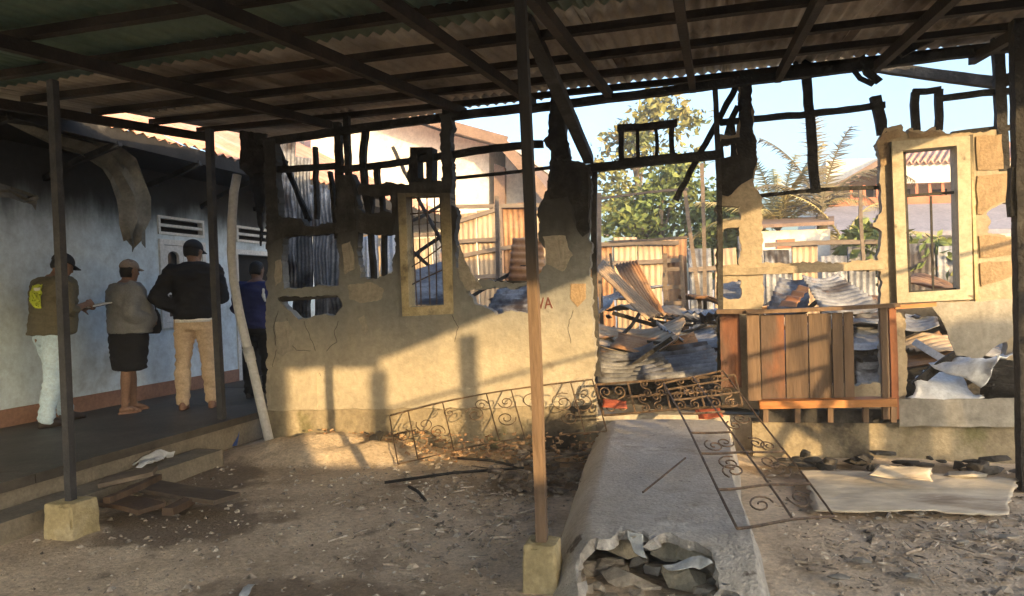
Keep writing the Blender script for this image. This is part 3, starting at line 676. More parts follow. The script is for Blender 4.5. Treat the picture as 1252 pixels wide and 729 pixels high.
cplank([(1018, 420), (1024, 420), (1026, 486), (1020, 486)], 'brown_wood', YC - .02, .018, name='batten')
s = MB(); s.timber(W(876, 381, YC), W(938, 381, YC), .035, .14, 0, up=(0, 1, 0)); s.timber(W(912, 381.5, YC - .02), W(1098, 373, YC - .02), .03, .16, .002, up=(0, 1, 0)); s.build('top_rail', 'brown_wood', ct)
s = MB(); s.timber(W(928, 494, YC - .03), W(1094, 491, YC - .03), .06, .16, .002, up=(0, 1, 0)); s.build('bottom_rail', 'orange_wood', ct)
for x in (1079, 1090):
    s = MB(); s.timber(W(x, 374, YC - .02 + .03 * (x > 1085)), W(x + 4, 512, YC - .02 + .03 * (x > 1085)), .05, .06, .002, x, up=(0, 1, 0)); s.build('counter_post', 'brown_wood' if x < 1085 else 'red_wood', ct)
for x in (936, 975, 1015, 1058, 1092):
    s = MB(); s.timber(W(x, 497, YC), W(x, 516, YC), .04, .06, 0, up=(0, 1, 0)); s.build('leg', 'brown_wood', ct)
s = MB(); s.box((W(928, 500, YC + .06).x, YC + .05, .27), (W(1092, 500, YC).x, YC + .08, .38)); s.build('gap_strip', 'soot_timber', ct)  # dark strip put into the shaded gap under the bottom rail
s = MB(); s.timber(W(1092, 376, YC + .02), W(1142, 372, YC + .05), .03, .1, .004, up=(0, 1, 0)); s.build('rail', 'orange_wood', ct)

# ================================================================== WROUGHT IRON GRILLES
def spiral(c, r, turns, a0, dirn=1, n=22):
    out = []
    for i in range(n):
        t = i / (n - 1); a = a0 + dirn * turns * 2 * math.pi * t; k = r * (1 - .8 * t)
        out.append((c[0] + k * math.cos(a), c[1] + k * math.sin(a)))
    return out
def grille(name, label, q, nu, nv, ratio, bars, cross, scrolls, sag=0.0, bow=0.0, r=.008):
    """q: bl, br, tr, tl corners in space; u along, v up; every bar, rail and scroll is a mesh of its own"""
    q = [Vector(p) for p in q]
    nn = (q[1] - q[0]).cross(q[3] - q[0]).normalized()
    def at(u, v):
        p = q[0] * (1 - u) * (1 - v) + q[1] * u * (1 - v) + q[2] * u * v + q[3] * (1 - u) * v
        return p + nn * (bow * math.sin(math.pi * u) + N3((u * 2, v * 2, sag), 1, 3).z * .02) + Vector((0, 0, -sag * math.sin(math.pi * v)))
    base = sum(q, Vector()) / 4; base.z = min(p.z for p in q)
    th = thing(name, label, 'window grille', base)
    def line(nm, a, b, rr=r, n=10):
        s = MB(); s.tube([at(a[0] + (b[0] - a[0]) * i / n, a[1] + (b[1] - a[1]) * i / n) for i in range(n + 1)], rr, 5); s.build(nm, 'ironwork', th)
    for u in bars: line('bar', (u, 0), (u, 1))
    for v, u0, u1 in cross: line('rail', (u0, v), (u1, v), r * 1.15)
    for (u, v, rad, turns, a0, dr) in scrolls:
        s = MB(); pts = spiral((0, 0), rad, turns, a0, dr); s.tube([at(u + x / ratio, v + y) for x, y in pts], r * .75, 5); s.build('scroll', 'ironwork', th)
    return th
def scroll_set(us, v, rad):
    out = []
    for i, u in enumerate(us):
        out.append((u, v + rad * .55, rad * .55, 1.4, -1.57, 1 if i % 2 else -1)); out.append((u, v - rad * .55, rad * .55, 1.4, 1.57, 1 if i % 2 else -1))
    return out
q = [G(486, 566, .03), W(742, 528, 5.95), W(724, 463, YW - .1), W(476, 508, YW - .14)]
grille('iron_grille', 'rusty scrolled window grille leaning against the left wall base', q, 0, 0, 3.4, [0, .1, .28, .5, .62, .9, 1], [(0, 0, .6), (0, .78, 1), (1, 0, 1), (.55, 0, .12)],
       [(.17, .62, .16, 1.5, 2.6, 1), (.22, .42, .14, 1.5, -.5, 1), (.42, .6, .17, 1.5, 2.6, -1), (.46, .78, .12, 1.4, 0, 1), (.56, .42, .16, 1.6, 0, -1), (.58, .75, .13, 1.4, 3.1, 1),
        (.3, .75, .1, 1.4, 1, 1), (.05, .5, .13, 1.4, 1, -1), (.84, .6, .2, 1.5, 1, 1), (.92, .55, .2, 1.5, 2, -1), (.7, .7, .18, 1.3, 0, 1), (.85, .3, .14, 1.4, 3, 1)], bow=.05, r=.006)
q = [W(738, 507, 6.1), W(908, 496, 6.0), W(898, 458, 6.25), W(728, 470, 6.3)]
grille('iron_grille', 'rusty scrolled window grille lying across the doorway step', q, 0, 0, 4.6, [0, .24, .5, .74, 1], [(0, 0, 1), (1, 0, 1), (.52, .2, .95)],
       scroll_set((.32, .42, .58, .68, .82, .92), .28, .3) + scroll_set((.36, .46, .62, .72, .86), .76, .28) + scroll_set((.06, .16), .5, .4), r=.009)
q = [G(903, 643, .34), G(1019, 632, .06), W(884, 452, 6.2), W(812, 468, 6.1)]
grille('iron_grille', 'long scrolled window grille sloping down over the concrete ramp', q, 0, 0, .34, [0, .5, 1], [(0, 0, 1), (.165, 0, 1), (.36, 0, 1), (.5, 0, .5), (.66, 0, .6), (.8, 0, 1), (.92, 0, 1), (1, 0, 1)],
       [(.25, .30, .042, 1.4, 1, 1), (.25, .255, .042, 1.4, 4, -1), (.7, .30, .045, 1.4, 1, -1), (.78, .255, .045, 1.4, 4, 1), (.2, .41, .04, 1.4, 2, 1), (.34, .43, .035, 1.4, 0, -1), (.72, .42, .04, 1.4, 2, -1), (.85, .40, .035, 1.4, 4, -1),
        (.3, .08, .04, 1.4, 0, 1), (.72, .09, .045, 1.4, 3, 1), (.6, .55, .035, 1.4, 2, 1), (.75, .6, .04, 1.4, 0, -1), (.8, .72, .035, 1.4, 1, 1), (.5, .86, .03, 1.4, 1, 1), (.3, .86, .03, 1.4, 4, -1)], r=.0068)
s = MB(); s.tube([G(838, 560, .31), G(786, 602, .31)], .006, 5)
tag(s.build('iron_rod', 'ironwork'), 'thin dark rod lying across the concrete ramp', 'rod')

# ================================================================== CONCRETE RAMP
NU, NV = 110, 150
verts = []; keep = {}
for j in range(NV + 1):
    v = j / NV; Y = 6.42 + (3.04 - 6.42) * v
    xl = -1.07 + .30 * v + .08 * max(0, v - .82) / .18; xr = .15 + .05 * v + .02 * math.sin(v * 9)
    for i in range(NU + 1):
        u = i / NU; X = xl + (xr - xl) * u
        zt = .30 - .05 * v
        e = min(1, u / .22); sl_ = math.sin(e * math.pi / 2) ** .8 if e < 1 else 1
        er = min(1, (1 - u) / .05); sr = er ** .5 if er < 1 else 1
        ef = min(1, (1 - v) / .17); sf = math.sin(ef * math.pi / 2) if ef < 1 else 1
        z = zt * sl_ * sr * sf - .02
        p = Vector((X, Y, z)); p.z += N3(p, 1.6, 5).z * .012 + N3(p, 12, 7).z * .003
        if v > .72: p += N3(p, 14, 9) * .006
        verts.append(p)
s = MB(); s.v = verts
for j in range(NV):
    for i in range(NU):
        u = (i + .5) / NU; v = (j + .5) / NV
        k = N3((u * 6, v * 9, 0), 1, 3).x * .06 + N3((u * 24, v * 30, 0), 1, 3).x * .02
        top = .862 + k * .7 + .35 * max(0, abs(u - .45) - .24)
        if .13 < u + k * .5 < .77 and v > top and v < .985 + k * .3: continue
        if u > .76 and abs(v - (.95 + k * .6)) < .006: continue
        a = j * (NU + 1) + i; s.f.append((a, a + 1, a + NU + 2, a + NU + 1))
bmr = bmesh.new(); vv = [bmr.verts.new(p) for p in s.v]
for f in s.f: bmr.faces.new([vv[i] for i in f])
bmesh.ops.delete(bmr, geom=[v for v in bmr.verts if not v.link_faces], context='VERTS')
for it in range(14):
    mv = {}
    for v in bmr.verts:
        be = [e for e in v.link_edges if e.is_boundary]
        if len(be) == 2: mv[v] = v.co * .5 + (be[0].other_vert(v).co + be[1].other_vert(v).co) * .25
    for v, c in mv.items(): v.co = c
for v in bmr.verts:
    if any(e.is_boundary for e in v.link_edges) and v.co.y < 4.2: v.co += N3(v.co, 10, 2) * .016 + N3(v.co, 28, 2) * .009
bmr.verts.index_update(); s.v = [v.co.copy() for v in bmr.verts]; s.f = [tuple(v.index for v in f.verts) for f in bmr.faces]; bmr.free()
ro = s.build('concrete_ramp', 'ramp', smooth=True)
md = ro.modifiers.new('thick', 'SOLIDIFY'); md.thickness = .05; md.offset = -1
es = ro.modifiers.new('edges', 'EDGE_SPLIT'); es.split_angle = R(40)
tag(ro, 'smooth concrete ramp before the doorway, its front end broken open', 'ramp')
s = MB(); s.box((-.62, 4.15, -.05), (.04, 6.4, .15)); s.build('ramp_fill', 'debris', ro)

def chunk(name, label, cat, p, size, mt, sd, group=None, rot=None):
    s = MB(); s.rock((p[0], p[1], p[2] + size[2] * .42), size, sd); return tag(s.build(name, mt), label, cat, group)
RUB = [(762, 668, .22, .11, .15, .2), (815, 667, .2, .14, .13, .3), (850, 672, .22, .16, .12, .3), (835, 705, .24, .12, .13, .12), (742, 684, .2, .18, .08, .12), (765, 700, .26, .16, .10, .08),
       (716, 688, .16, .14, .10, .05), (700, 705, .15, .14, .09, .02), (792, 706, .14, .1, .06, .02), (730, 710, .1, .08, .06, .02), (862, 712, .12, .12, .06, .02), (880, 722, .14, .1, .06, .02), (778, 716, .08, .08, .05, .02), (748, 720, .12, .1, .04, .01)]
RUB += [(800, 690, .12, .1, .08, .05), (872, 690, .14, .12, .1, .08), (755, 690, .12, .1, .08, .08), (820, 720, .1, .08, .05, .01), (845, 722, .12, .09, .05, .01), (715, 712, .1, .1, .06, .01), (780, 680, .12, .1, .1, .1), (865, 700, .1, .1, .06, .03)]
for k, (x, y, a, b, c, z) in enumerate(RUB):
    z0 = .0 if k > 2 else .06
    p = G(x, y + 6, z0 + .02); p.z = z0 - .02
    lab = ('lumpy pale concrete chunk in front of the ramp hollow with foil on it', ) if k == 3 else None
    chunk('concrete_chunk', 'broken concrete chunk in the hollow under the ramp front' if k != 3 else 'rounded pale concrete chunk with clear plastic on it in the ramp hollow', 'concrete chunk', p, (a, b, c), 'rock_pale' if k in (0, 1, 2, 3) else 'rock', k + 3, 'concrete chunks at the broken ramp')
def scrap(name, label, cat, pts, mt, seed, amp=.03, n=8, solid=.003, group=None, edge=0.0):
    a, b, c, d = [Vector(p) for p in pts]; s = MB()
    for j in range(n + 1):
        for i in range(n + 1):
            u, v = i / n, j / n; p = a * (1 - u) * (1 - v) + b * u * (1 - v) + c * u * v + d * (1 - u) * v
            q = N3(p, 3, seed + 9) + N3(p, 11, seed + 9) * .6; ed = edge if (i in (0, n) or j in (0, n)) else 0
            s.v.append(p + N3(p, 4, seed) * amp + N3(p, 14, seed) * amp * .4 + Vector((q.x, q.y, 0)) * ed)
    s.f = [(j * (n + 1) + i, j * (n + 1) + i + 1, (j + 1) * (n + 1) + i + 1, (j + 1) * (n + 1) + i) for j in range(n) for i in range(n)]
    return tag(s.build(name, mt, smooth=True, solid=solid), label, cat, group)
p = G(835, 694, .17); scrap('plastic_film', 'crumpled clear plastic film on the pale chunk in the hollow', 'plastic film', [p + Vector((-.07, 0, 0)), p + Vector((.10, .03, -.02)), p + Vector((.06, .07, .03)), p + Vector((-.08, .05, .03))], 'foil', 3, .07, 14)
p = G(784, 668, .2); scrap('plastic_bag', 'small white plastic scrap hanging in the ramp hollow', 'plastic bag', [p + Vector((-.02, 0, -.05)), p + Vector((.03, 0, -.06)), p + Vector((.03, .02, .03)), p + Vector((-.05, .02, .05))], 'foil', 6, .05, 12)

# ================================================================== FALLEN SHEETS IN THE YARD
scrap('flat_sheet', 'pale flat sheet lying on the ground before the right plinth', 'sheet', [G(1000, 624, .02), G(1232, 628, .02), G(1246, 584, .07), G(975, 574, .05)], 'flat_sheet', 11, .012, 40, .006, None, .045)
scrap('flat_sheet', 'small pale broken sheet leaning on the big pale sheet', 'sheet', [G(1060, 580, .12), G(1140, 588, .1), G(1135, 572, .16), G(1075, 568, .15)], 'flat_sheet', 12, .016, 16, .006, None, .03)
s = MB(); rr = random.Random(5)
for k in range(70):
    X, Y = rr.uniform(.5, 4.2), rr.gauss(6.05, .14)
    s.rock((X, Y, rr.uniform(.0, .07)), (rr.uniform(.05, .25), rr.uniform(.05, .15), rr.uniform(.02, .08)), k)
s.build('charred_rubble', 'debris', kind='stuff')
for k, (x, y, wd_) in enumerate(((1110, 577, .34), (1180, 580, .3), (1085, 572, .2))):
    p = G(x, y, .08); s = MB(); s.rock((p.x, p.y, .08), (wd_, .14, .05), 90 + k); tag(s.build('burnt_slab', 'burnt_board'), 'burnt broken slab at the foot of the right plinth', 'slab', 'burnt slabs at the right plinth')
# heap at foot of left wall behind leaning grille
s = MB(); rr = random.Random(9)
for k in range(700):
    X = rr.uniform(-3.8, -.95); Y = rr.gauss(6.15, .14); z = .04 + .14 * math.exp(-((Y - 6.3) / .2) ** 2)
    s.rock((X, Y, z * rr.random()), (rr.uniform(.015, .075), rr.uniform(.015, .06), rr.uniform(.01, .04)), k, 9)
s.build('brick_rubble', 'glow_soil', kind='stuff')
s = MB()
for k in range(60):
    X = rr.uniform(-1.7, -1.0); Y = rr.uniform(4.9, 6.25); a = rr.uniform(0, 3.1); l = rr.uniform(.05, .25); z = rr.uniform(.005, .06)
    s.timber((X, Y, z), (X + math.cos(a) * l, Y + math.sin(a) * l * .6, z + rr.uniform(-.01, .03)), rr.uniform(.008, .02), .012, .006, k)
    s.rock((rr.uniform(-1.6, -.85), rr.uniform(4.9, 6.3), rr.uniform(0, .08)), (rr.uniform(.03, .16), rr.uniform(.03, .12), rr.uniform(.02, .07)), k)
s.build('charred_debris', 'burnt_soil', kind='stuff')
for k, (x0, y0, x1, y1) in enumerate(((470, 590, 640, 572), (560, 560, 640, 572), (500, 595, 520, 612))):
    s = MB(); s.tube([G(x0, y0, .03), G((x0 + x1) / 2, (y0 + y1) / 2 - 3, .06), G(x1, y1, .03)], .012, 5)
    tag(s.build('burnt_stick', 'char'), ('long burnt stick on the ground in front of the left wall', 'short burnt stick beside the leaning grille foot', 'small curved burnt stick on the bare ground')[k], 'stick')
s = MB(); q = [G(738, 497, .34), G(786, 497, .34), G(784, 486, .44), G(742, 484, .44)]
scrap('red_cloth', 'red scrap of cloth under the grille left in the doorway', 'cloth', [W(735, 500, 6.05), W(770, 500, 6.0), W(768, 489, 6.15), W(738, 488, 6.15)], 'red_cloth', 14, .03)
scrap('red_cloth', 'red scrap of cloth behind the sloping grille at the ramp top', 'cloth', [W(855, 512, 5.95), W(884, 510, 5.95), W(880, 498, 6.1), W(850, 501, 6.1)], 'red_cloth', 15, .03)
# white tarp, rolled burnt drum at right
scrap('white_tarp', 'dirty white tarp crumpled on the floor behind the right plinth', 'tarp', [W(1108, 488, 6.5), W(1205, 490, 6.5), W(1170, 455, 6.9), W(1130, 452, 6.9)], 'white_cloth', 21, .05, 14, .004)
scrap('white_tarp', 'pale bunched sheet hanging over the charred roll', 'tarp', [W(1140, 446, 6.7), W(1192, 470, 6.45), W(1216, 438, 6.4), W(1262, 424, 6.75)], 'white_cloth', 22, .07, 14, .004)
s = MB(); a = W(1204, 468, 6.6); b = W(1266, 474, 6.5)
for k in range(26):
    t = k / 25 * 2 * math.pi * 3.2; rad = .17 - .10 * k / 25
    s.timber(a + Vector((0, math.cos(t) * rad, math.sin(t) * rad)), b + Vector((0, math.cos(t) * rad, math.sin(t) * rad)), .045, .02, .006, k, n=6)
tag(s.build('charred_roll', 'char'), 'charred rolled bundle at the right end of the floor', 'roll')
s = MB(); s.timber(W(1118, 472, 6.7), W(1172, 432, 6.75), .07, .04, .004, 3); tag(s.build('burnt_plank', 'char'), 'burnt plank leaning over the white tarp', 'plank')
s = MB(); s.timber(W(1118, 418, 7.2), W(1180, 455, 6.8), .06, .03, .004, 5); tag(s.build('pale_plank', 'white_cloth'), 'pale plank sloping down onto the white tarp', 'plank')

# ================================================================== INSIDE: DEBRIS AND CORRUGATED SHEETS
s = MB(); nx_, ny_ = 90, 60
for j in range(ny_ + 1):
    for i in range(nx_ + 1):
        X = -3.9 + 9.6 * i / nx_; Y = YW + .26 + 6.0 * j / ny_
        h = .29 + .62 * (1 - math.exp(-(Y - YW - .25) / 1.6)) * (.75 + .5 * N3((X, Y, 0), .7, 3).x)
        h *= .85 + .15 * math.tanh((X + .2) * 2)
        p = Vector((X, Y, max(.25, h)))
        p += N3(p, 3, 8) * .10 + N3(p, 9, 2) * .05
        s.v.append(p)
s.f = [(j * (nx_ + 1) + i, j * (nx_ + 1) + i + 1, (j + 1) * (nx_ + 1) + i + 1, (j + 1) * (nx_ + 1) + i) for j in range(ny_) for i in range(nx_)]
s.build('burnt_debris', 'debris', kind='stuff')
s = MB(); rr = random.Random(17)
for k in range(130):
    X, Y = rr.uniform(-3.7, 5.2), rr.uniform(YW + .5, 11.5); l = rr.uniform(.3, 1.5); a = rr.uniform(0, 6.3)
    z = .6 + rr.uniform(0, .45) * min(1, (Y - YW) / 2); dz = rr.uniform(-.25, .35)
    s.timber((X, Y, z), (X + math.cos(a) * l, Y + math.sin(a) * l * .7, z + dz), rr.uniform(.02, .06), .03, .008, k)
s.build('burnt_timber_litter', 'char', kind='stuff')

def fallen(q, label, mt='zinc_burnt', waves=9, amp=.016, crumple=.04, sag=0.0, sd=0, ny=9):
    s = MB(); s.corr([W(*p) for p in q], waves=waves, amp=amp, ny=ny, crumple=crumple, seed=sd, sag=sag)
    return tag(s.build('corrugated_sheet', mt, smooth=True, solid=.002), label, 'corrugated sheet', 'fallen corrugated sheets in the burned house')
fallen([(729, 330, 8.6), (736, 318, 8.9), (806, 384, 8.3), (790, 390, 8.0)], 'sunlit corrugated sheet leaning steeply just inside the doorway, left side', 'zinc_tan', 6, .014, .02, 0, 1)
fallen([(752, 325, 9.4), (778, 318, 9.6), (812, 384, 9.2), (792, 388, 8.8)], 'dark corrugated sheet leaning behind the steep sunlit one in the doorway', 'zinc_rust', 7, .02, .03, 0, 2)
fallen([(727, 418, 7.4), (722, 390, 8.6), (836, 384, 8.6), (830, 414, 7.4)], 'curled sheet banded with sun and shade inside the doorway', 'zinc_tan', 9, .02, .05, .16, 3)
fallen([(826, 412, 7.7), (800, 394, 8.4), (868, 398, 8.6), (880, 425, 7.7)], 'bent grey sheet right of the curled sunlit sheet', 'zinc_burnt', 7, .016, .07, .08, 4)
fallen([(728, 468, 6.75), (728, 424, 7.5), (800, 420, 7.5), (822, 460, 6.75)], 'blue-grey corrugated sheet lowest in the doorway at the left jamb', 'zinc_burnt', 9, .03, .05, .05, 5)
fallen([(790, 464, 6.7), (782, 428, 7.5), (866, 420, 7.6), (886, 455, 6.75)], 'blue-grey corrugated sheet lowest in the doorway at the right jamb', 'zinc_burnt', 8, .03, .06, .03, 6)
fallen([(750, 428, 7.4), (760, 408, 7.9), (850, 406, 7.9), (860, 432, 7.4)], 'rust-brown sheet in the middle of the doorway pile', 'zinc_rust', 8, .014, .09, .05, 7)
fallen([(1004, 380, 7.9), (980, 338, 8.8), (1024, 334, 9.2), (1082, 376, 8.0)], 'long grey corrugated sheet sloping down behind the counter', 'zinc_burnt', 11, .018, .02, .05, 8)
fallen([(935, 380, 8.2), (955, 340, 8.9), (992, 338, 8.9), (985, 380, 8.0)], 'grey corrugated sheet standing behind the left of the counter', 'zinc_burnt', 7, .016, .05, .05, 9)
fallen([(950, 375, 7.6), (978, 348, 8.0), (990, 352, 8.0), (972, 376, 7.5)], 'orange sheet strip propped up above the counter', 'orange_wood', 4, .012, .02, 0, 10)
fallen([(1095, 402, 7.6), (1098, 372, 8.6), (1142, 372, 8.6), (1152, 400, 7.6)], 'blue corrugated sheet just right of the counter posts', 'zinc_burnt', 8, .016, .04, .05, 11)
fallen([(1190, 432, 7.2), (1205, 402, 8.0), (1260, 398, 8.0), (1262, 430, 7.2)], 'blue corrugated sheet at the right end behind the hanging board', 'zinc_burnt', 9, .016, .04, .05, 12)
fallen([(1046, 482, 6.9), (1046, 440, 7.5), (1082, 438, 7.5), (1082, 482, 6.9)], 'grey corrugated sheet low between the counter planks and posts', 'zinc_burnt', 8, .016, .04, .03, 13)
fallen([(1044, 430, 7.2), (1044, 380, 8.2), (1082, 378, 8.2), (1084, 426, 7.2)], 'grey corrugated sheet high between the counter planks and posts', 'zinc_burnt', 7, .016, .05, .03, 14)
fallen([(1096, 450, 7.1), (1096, 416, 8.0), (1150, 408, 8.0), (1170, 436, 7.1)], 'dark sheet above the white tarp', 'zinc_rust', 7, .016, .06, .03, 15)
fallen([(592, 383, 8.0), (612, 350, 8.8), (650, 348, 8.8), (648, 386, 8.0)], 'corrugated sheet seen through the low hole left of the centre post', 'zinc_burnt', 6, .02, .02, 0, 16)
fallen([(498, 372, 7.8), (508, 330, 8.8), (546, 318, 9.2), (544, 376, 7.8)], 'corrugated sheet seen through the yellow window frame', 'zinc_burnt', 6, .02, .02, 0, 17)
fallen([(620, 345, 9.0), (628, 290, 9.2), (664, 290, 9.2), (668, 350, 9.0)], 'orange rusted sheet standing behind the centre post', 'zinc_rust', 6, .02, .03, 0, 18)
fallen([(880, 366, 7.6), (880, 346, 8.2), (906, 344, 8.2), (906, 368, 7.6)], 'corrugated sheet seen through the lowest small wall hole right of the doorway', 'zinc_burnt', 7, .018, .02, 0, 19)
rr = random.Random(41)
for k in range(26):
    X = rr.uniform(-.9, 4.6) if k < 20 else rr.uniform(-3.3, -1.0); Y = rr.uniform(7.2, 10.6); l = rr.uniform(.9, 1.7); wd_ = rr.uniform(.5, .8); a = rr.uniform(0, 3.14); z = .72 + .13 * (Y - 7) + rr.uniform(-.05, .12)
    ux, uy = Vector((math.cos(a), math.sin(a), rr.uniform(-.12, .12))), Vector((-math.sin(a), math.cos(a), rr.uniform(-.25, .25)))
    c = Vector((X, Y, z)); s = MB(); s.corr([c - ux * wd_ / 2 - uy * l / 2, c + ux * wd_ / 2 - uy * l / 2, c + ux * wd_ / 2 + uy * l / 2, c - ux * wd_ / 2 + uy * l / 2], waves=7, amp=.02, ny=9, crumple=.13, seed=k + 200, sag=rr.uniform(-.08, .12))
    tag(s.build('corrugated_sheet', ('zinc_burnt', 'zinc_burnt', 'zinc_rust', 'zinc_tan')[k % 4], smooth=True, solid=.002), 'crumpled burnt corrugated sheet in the heap inside the roofless house', 'corrugated sheet', 'crumpled sheets of the inner heap')
# blue-grey sheets hanging upright behind the left openings
hang = [(340, 176, 362, 352, 8.6), (362, 192, 384, 400, 8.9), (384, 226, 402, 402, 8.7), (400, 232, 430, 400, 9.1), (336, 300, 352, 400, 8.3)]
labs = ['upright grey sheet at the far left opening, tallest', 'upright grey sheet second from the left corner post', 'narrow upright sheet in the left opening beside the dark gap', 'upright blue-grey sheet against the left studs', 'pale edge-on sheet inside the lowest left window hole']
for k, (x0, y0, x1, y1, Y) in enumerate(hang):
    s = MB(); s.corr([W(x0, y1, Y), W(x1, y1, Y), W(x1 - 2, y0, Y + .2), W(x0 - 4, y0, Y + .2)], waves=5, amp=.016, ny=8, crumple=.05, seed=k + 40)
    tag(s.build('corrugated_sheet', 'zinc_burnt', smooth=True, solid=.002), labs[k], 'corrugated sheet', 'upright corrugated sheets behind the left wall')
for k, (x0, y0, x1, y1) in enumerate(((438, 290, 452, 345), (449, 286, 463, 342), (466, 284, 486, 338))):
    s = MB(); s.corr([W(x0, y1, 8.2 + k * .1), W(x1, y1, 8.2 + k * .1), W(x1 - 2, y0, 8.4 + k * .1), W(x0, y0, 8.4 + k * .1)], waves=3, amp=.02, ny=8, crumple=.06, seed=k + 60)
    tag(s.build('corrugated_sheet', 'white_cloth', smooth=True, solid=.002), ('pale strip at the left of the small hole beside the window frame', 'pale strip in the middle of the small hole beside the window frame', 'pale strip at the right of the small hole beside the window frame')[k], 'sheet strip', 'pale strips behind the small hole')

# rear frame and cladding of the house
def back_run(label, x0, x1, Y, ztop, n, mt, frame_lines=(), seed=0, group='rear sheet walls'):
    X0, X1 = W(x0, 360, Y).x, W(x1, 360, Y).x; rr = random.Random(seed)
    th = thing('sheet_fence', label, 'fence', ((X0 + X1) / 2, Y, 0)); w_ = (X1 - X0) / n
    for i in range(n):
        s = MB(); zt = ztop + rr.uniform(-.12, .1); a = X0 + i * w_
        s.corr([(a + .01, Y + rr.uniform(0, .03), 0), (a + w_ - .01, Y + rr.uniform(0, .03), 0), (a + w_ - .01, Y, zt), (a + .01, Y, zt)], waves=max(3, w_ / .1), amp=.012, ny=5, crumple=.03, seed=i + seed)
        s.build('fence_sheet', mt[i % len(mt)], th, smooth=True, solid=.002)
    for (a, b) in frame_lines:
        s = MB(); s.timber(W(a[0], a[1], Y - .06), W(b[0], b[1], Y - .06), .07, .05, .006, int(a[0]), up=(0, 1, 0)); s.build('fence_rail', 'plank', th)
    return th
back_run('tall tan sheet wall on a pole frame behind the left wall opening', 556, 712, 12.4, 2.95, 5, ['zinc_tan', 'zinc_tan', 'zinc_rust'],
         [((556, 253), (716, 250)), ((556, 272), (612, 255)), ((556, 296), (610, 293)), ((610, 250), (612, 345)), ((560, 340), (660, 335)), ((640, 290), (642, 340)), ((556, 315), (640, 300)), ((630, 305), (660, 300))], 1)
back_run('tan sheet fence behind the left window frame', 430, 556, 12.8, 2.5, 5, ['zinc_burnt', 'zinc_tan'], [((430, 290), (556, 285))], 2)
back_run('sunlit tan sheet fence at the back seen through the doorway', 722, 842, 12.6, 2.28, 4, ['zinc_rust', 'zinc_tan', 'zinc_tan'],
         [((722, 322), (830, 318)), ((722, 300), (830, 297))], 3)
back_run('grey sheet fence at the back beside the right jamb', 842, 935, 12.2, 2.1, 3, ['zinc_burnt', 'zinc_tan'], [((842, 330), (935, 326))], 4)
back_run('low grey sheet fence behind the counter and palms', 935, 1260, 12.6, 1.95, 9, ['zinc_burnt', 'zinc_tan', 'zinc_burnt'], [((935, 300), (1080, 296))], 5)
back_run('rust-coloured sheet wall behind the far left opening', 330, 430, 13.2, 3.4, 4, ['zinc_rust', 'zinc_burnt'], [((340, 240), (420, 235))], 6)
rf = thing('rear_frame', 'slim bare pole frame at the back of the burned house', 'frame', (0, 10, .3))
for k, (a, b, w_) in enumerate([((733, 236), (736, 400), .05), ((836, 225), (866, 452), .05), ((858, 200), (862, 440), .05), ((730, 244), (842, 231), .03), ((745, 296), (842, 290), .03), ((813, 310), (815, 390), .06), ((832, 312), (836, 390), .05),
                               ((813, 330), (834, 329), .05), ((813, 352), (834, 351), .05), ((813, 371), (834, 370), .05), ((1052, 232), (1056, 320), .04), ((746, 310), (748, 330), .03), ((607, 240), (609, 345), .05)]):
    timber_part(rf, 'pole', a, b, 9.6 + (k % 3) * .3, w_, .04, .006, 'plank', seed=k)
for k, (a, b) in enumerate([((480, 180), (560, 330)), ((495, 300), (545, 345)), ((505, 270), (540, 250)), ((500, 318), (538, 290)), ((560, 372), (648, 320)), ((355, 205), (372, 360)), ((345, 180), (352, 210))]):
    timber_part(rf, 'fallen_pole', a, b, 8.9 + (k % 3) * .2, .04, .04, .01, 'char', seed=k)

# ================================================================== BACKGROUND HOUSES
nh = thing('neighbour_house', 'cream gabled house behind the burned house', 'house', (-5, 17, 0))
YH = 16.0
prof = [W(380, 112, YH - .8), W(470, 131, YH - .8), W(545, 156, YH - .8), W(620, 177, YH - .8)]
prof2 = [W(612, 176, YH - .8), W(645, 214, YH - .8), W(678, 256, YH - .8)]
def extrude_roof(pf, th, y1, mt, name):
    s = MB(); up = Vector((0, 0, th)); n = len(pf)
    lo = pf; hi = [p + up for p in pf]
    lo2 = [Vector((p.x, y1, p.z)) for p in lo]; hi2 = [Vector((p.x, y1, p.z)) for p in hi]
    s.v = lo + hi + lo2 + hi2
    for i in range(n - 1):
        s.f += [(i, i + 1, n + i + 1, n + i), (2 * n + i, 3 * n + i, 3 * n + i + 1, 2 * n + i + 1), (i, 2 * n + i, 2 * n + i + 1, i + 1), (n + i, n + i + 1, 3 * n + i + 1, 3 * n + i)]
    s.f += [(0, n, 3 * n, 2 * n), (n - 1, 3 * n - 1, 4 * n - 1, 2 * n - 1)]
    return s.build(name, mt, nh)
extrude_roof(prof, .10, 24, 'soffit_grey', 'roof'); extrude_roof(prof2, .10, 24, 'roof_brown', 'roof')
up = Vector((0, 0, .10))
for pf, mt in ((prof, 'roof_brown'), (prof2, 'roof_brown')):
    s = MB()
    for i in range(len(pf) - 1): s.timber(pf[i] + up * .6 + Vector((0, -.03, 0)), pf[i + 1] + up * .6 + Vector((0, -.03, 0)), .22, .05, 0, up=(0, 1, 0))
    s.build('verge_board', mt, nh)
wl = [W(380, 380, YH), W(598, 380, YH), W(598, 177, YH), W(545, 163, YH), W(470, 138, YH), W(380, 119, YH)]
s = MB(); s.slab(wl, [], None, (0, 6, 0)); s.build('wall', 'house_white', nh)
s = MB(); s.slab([W(618, 380, YH + .3), W(668, 380, YH + .3), W(668, 250, YH + .3), W(618, 190, YH + .3)], [], None, (0, 5, 0)); s.build('wall', 'house_white', nh)
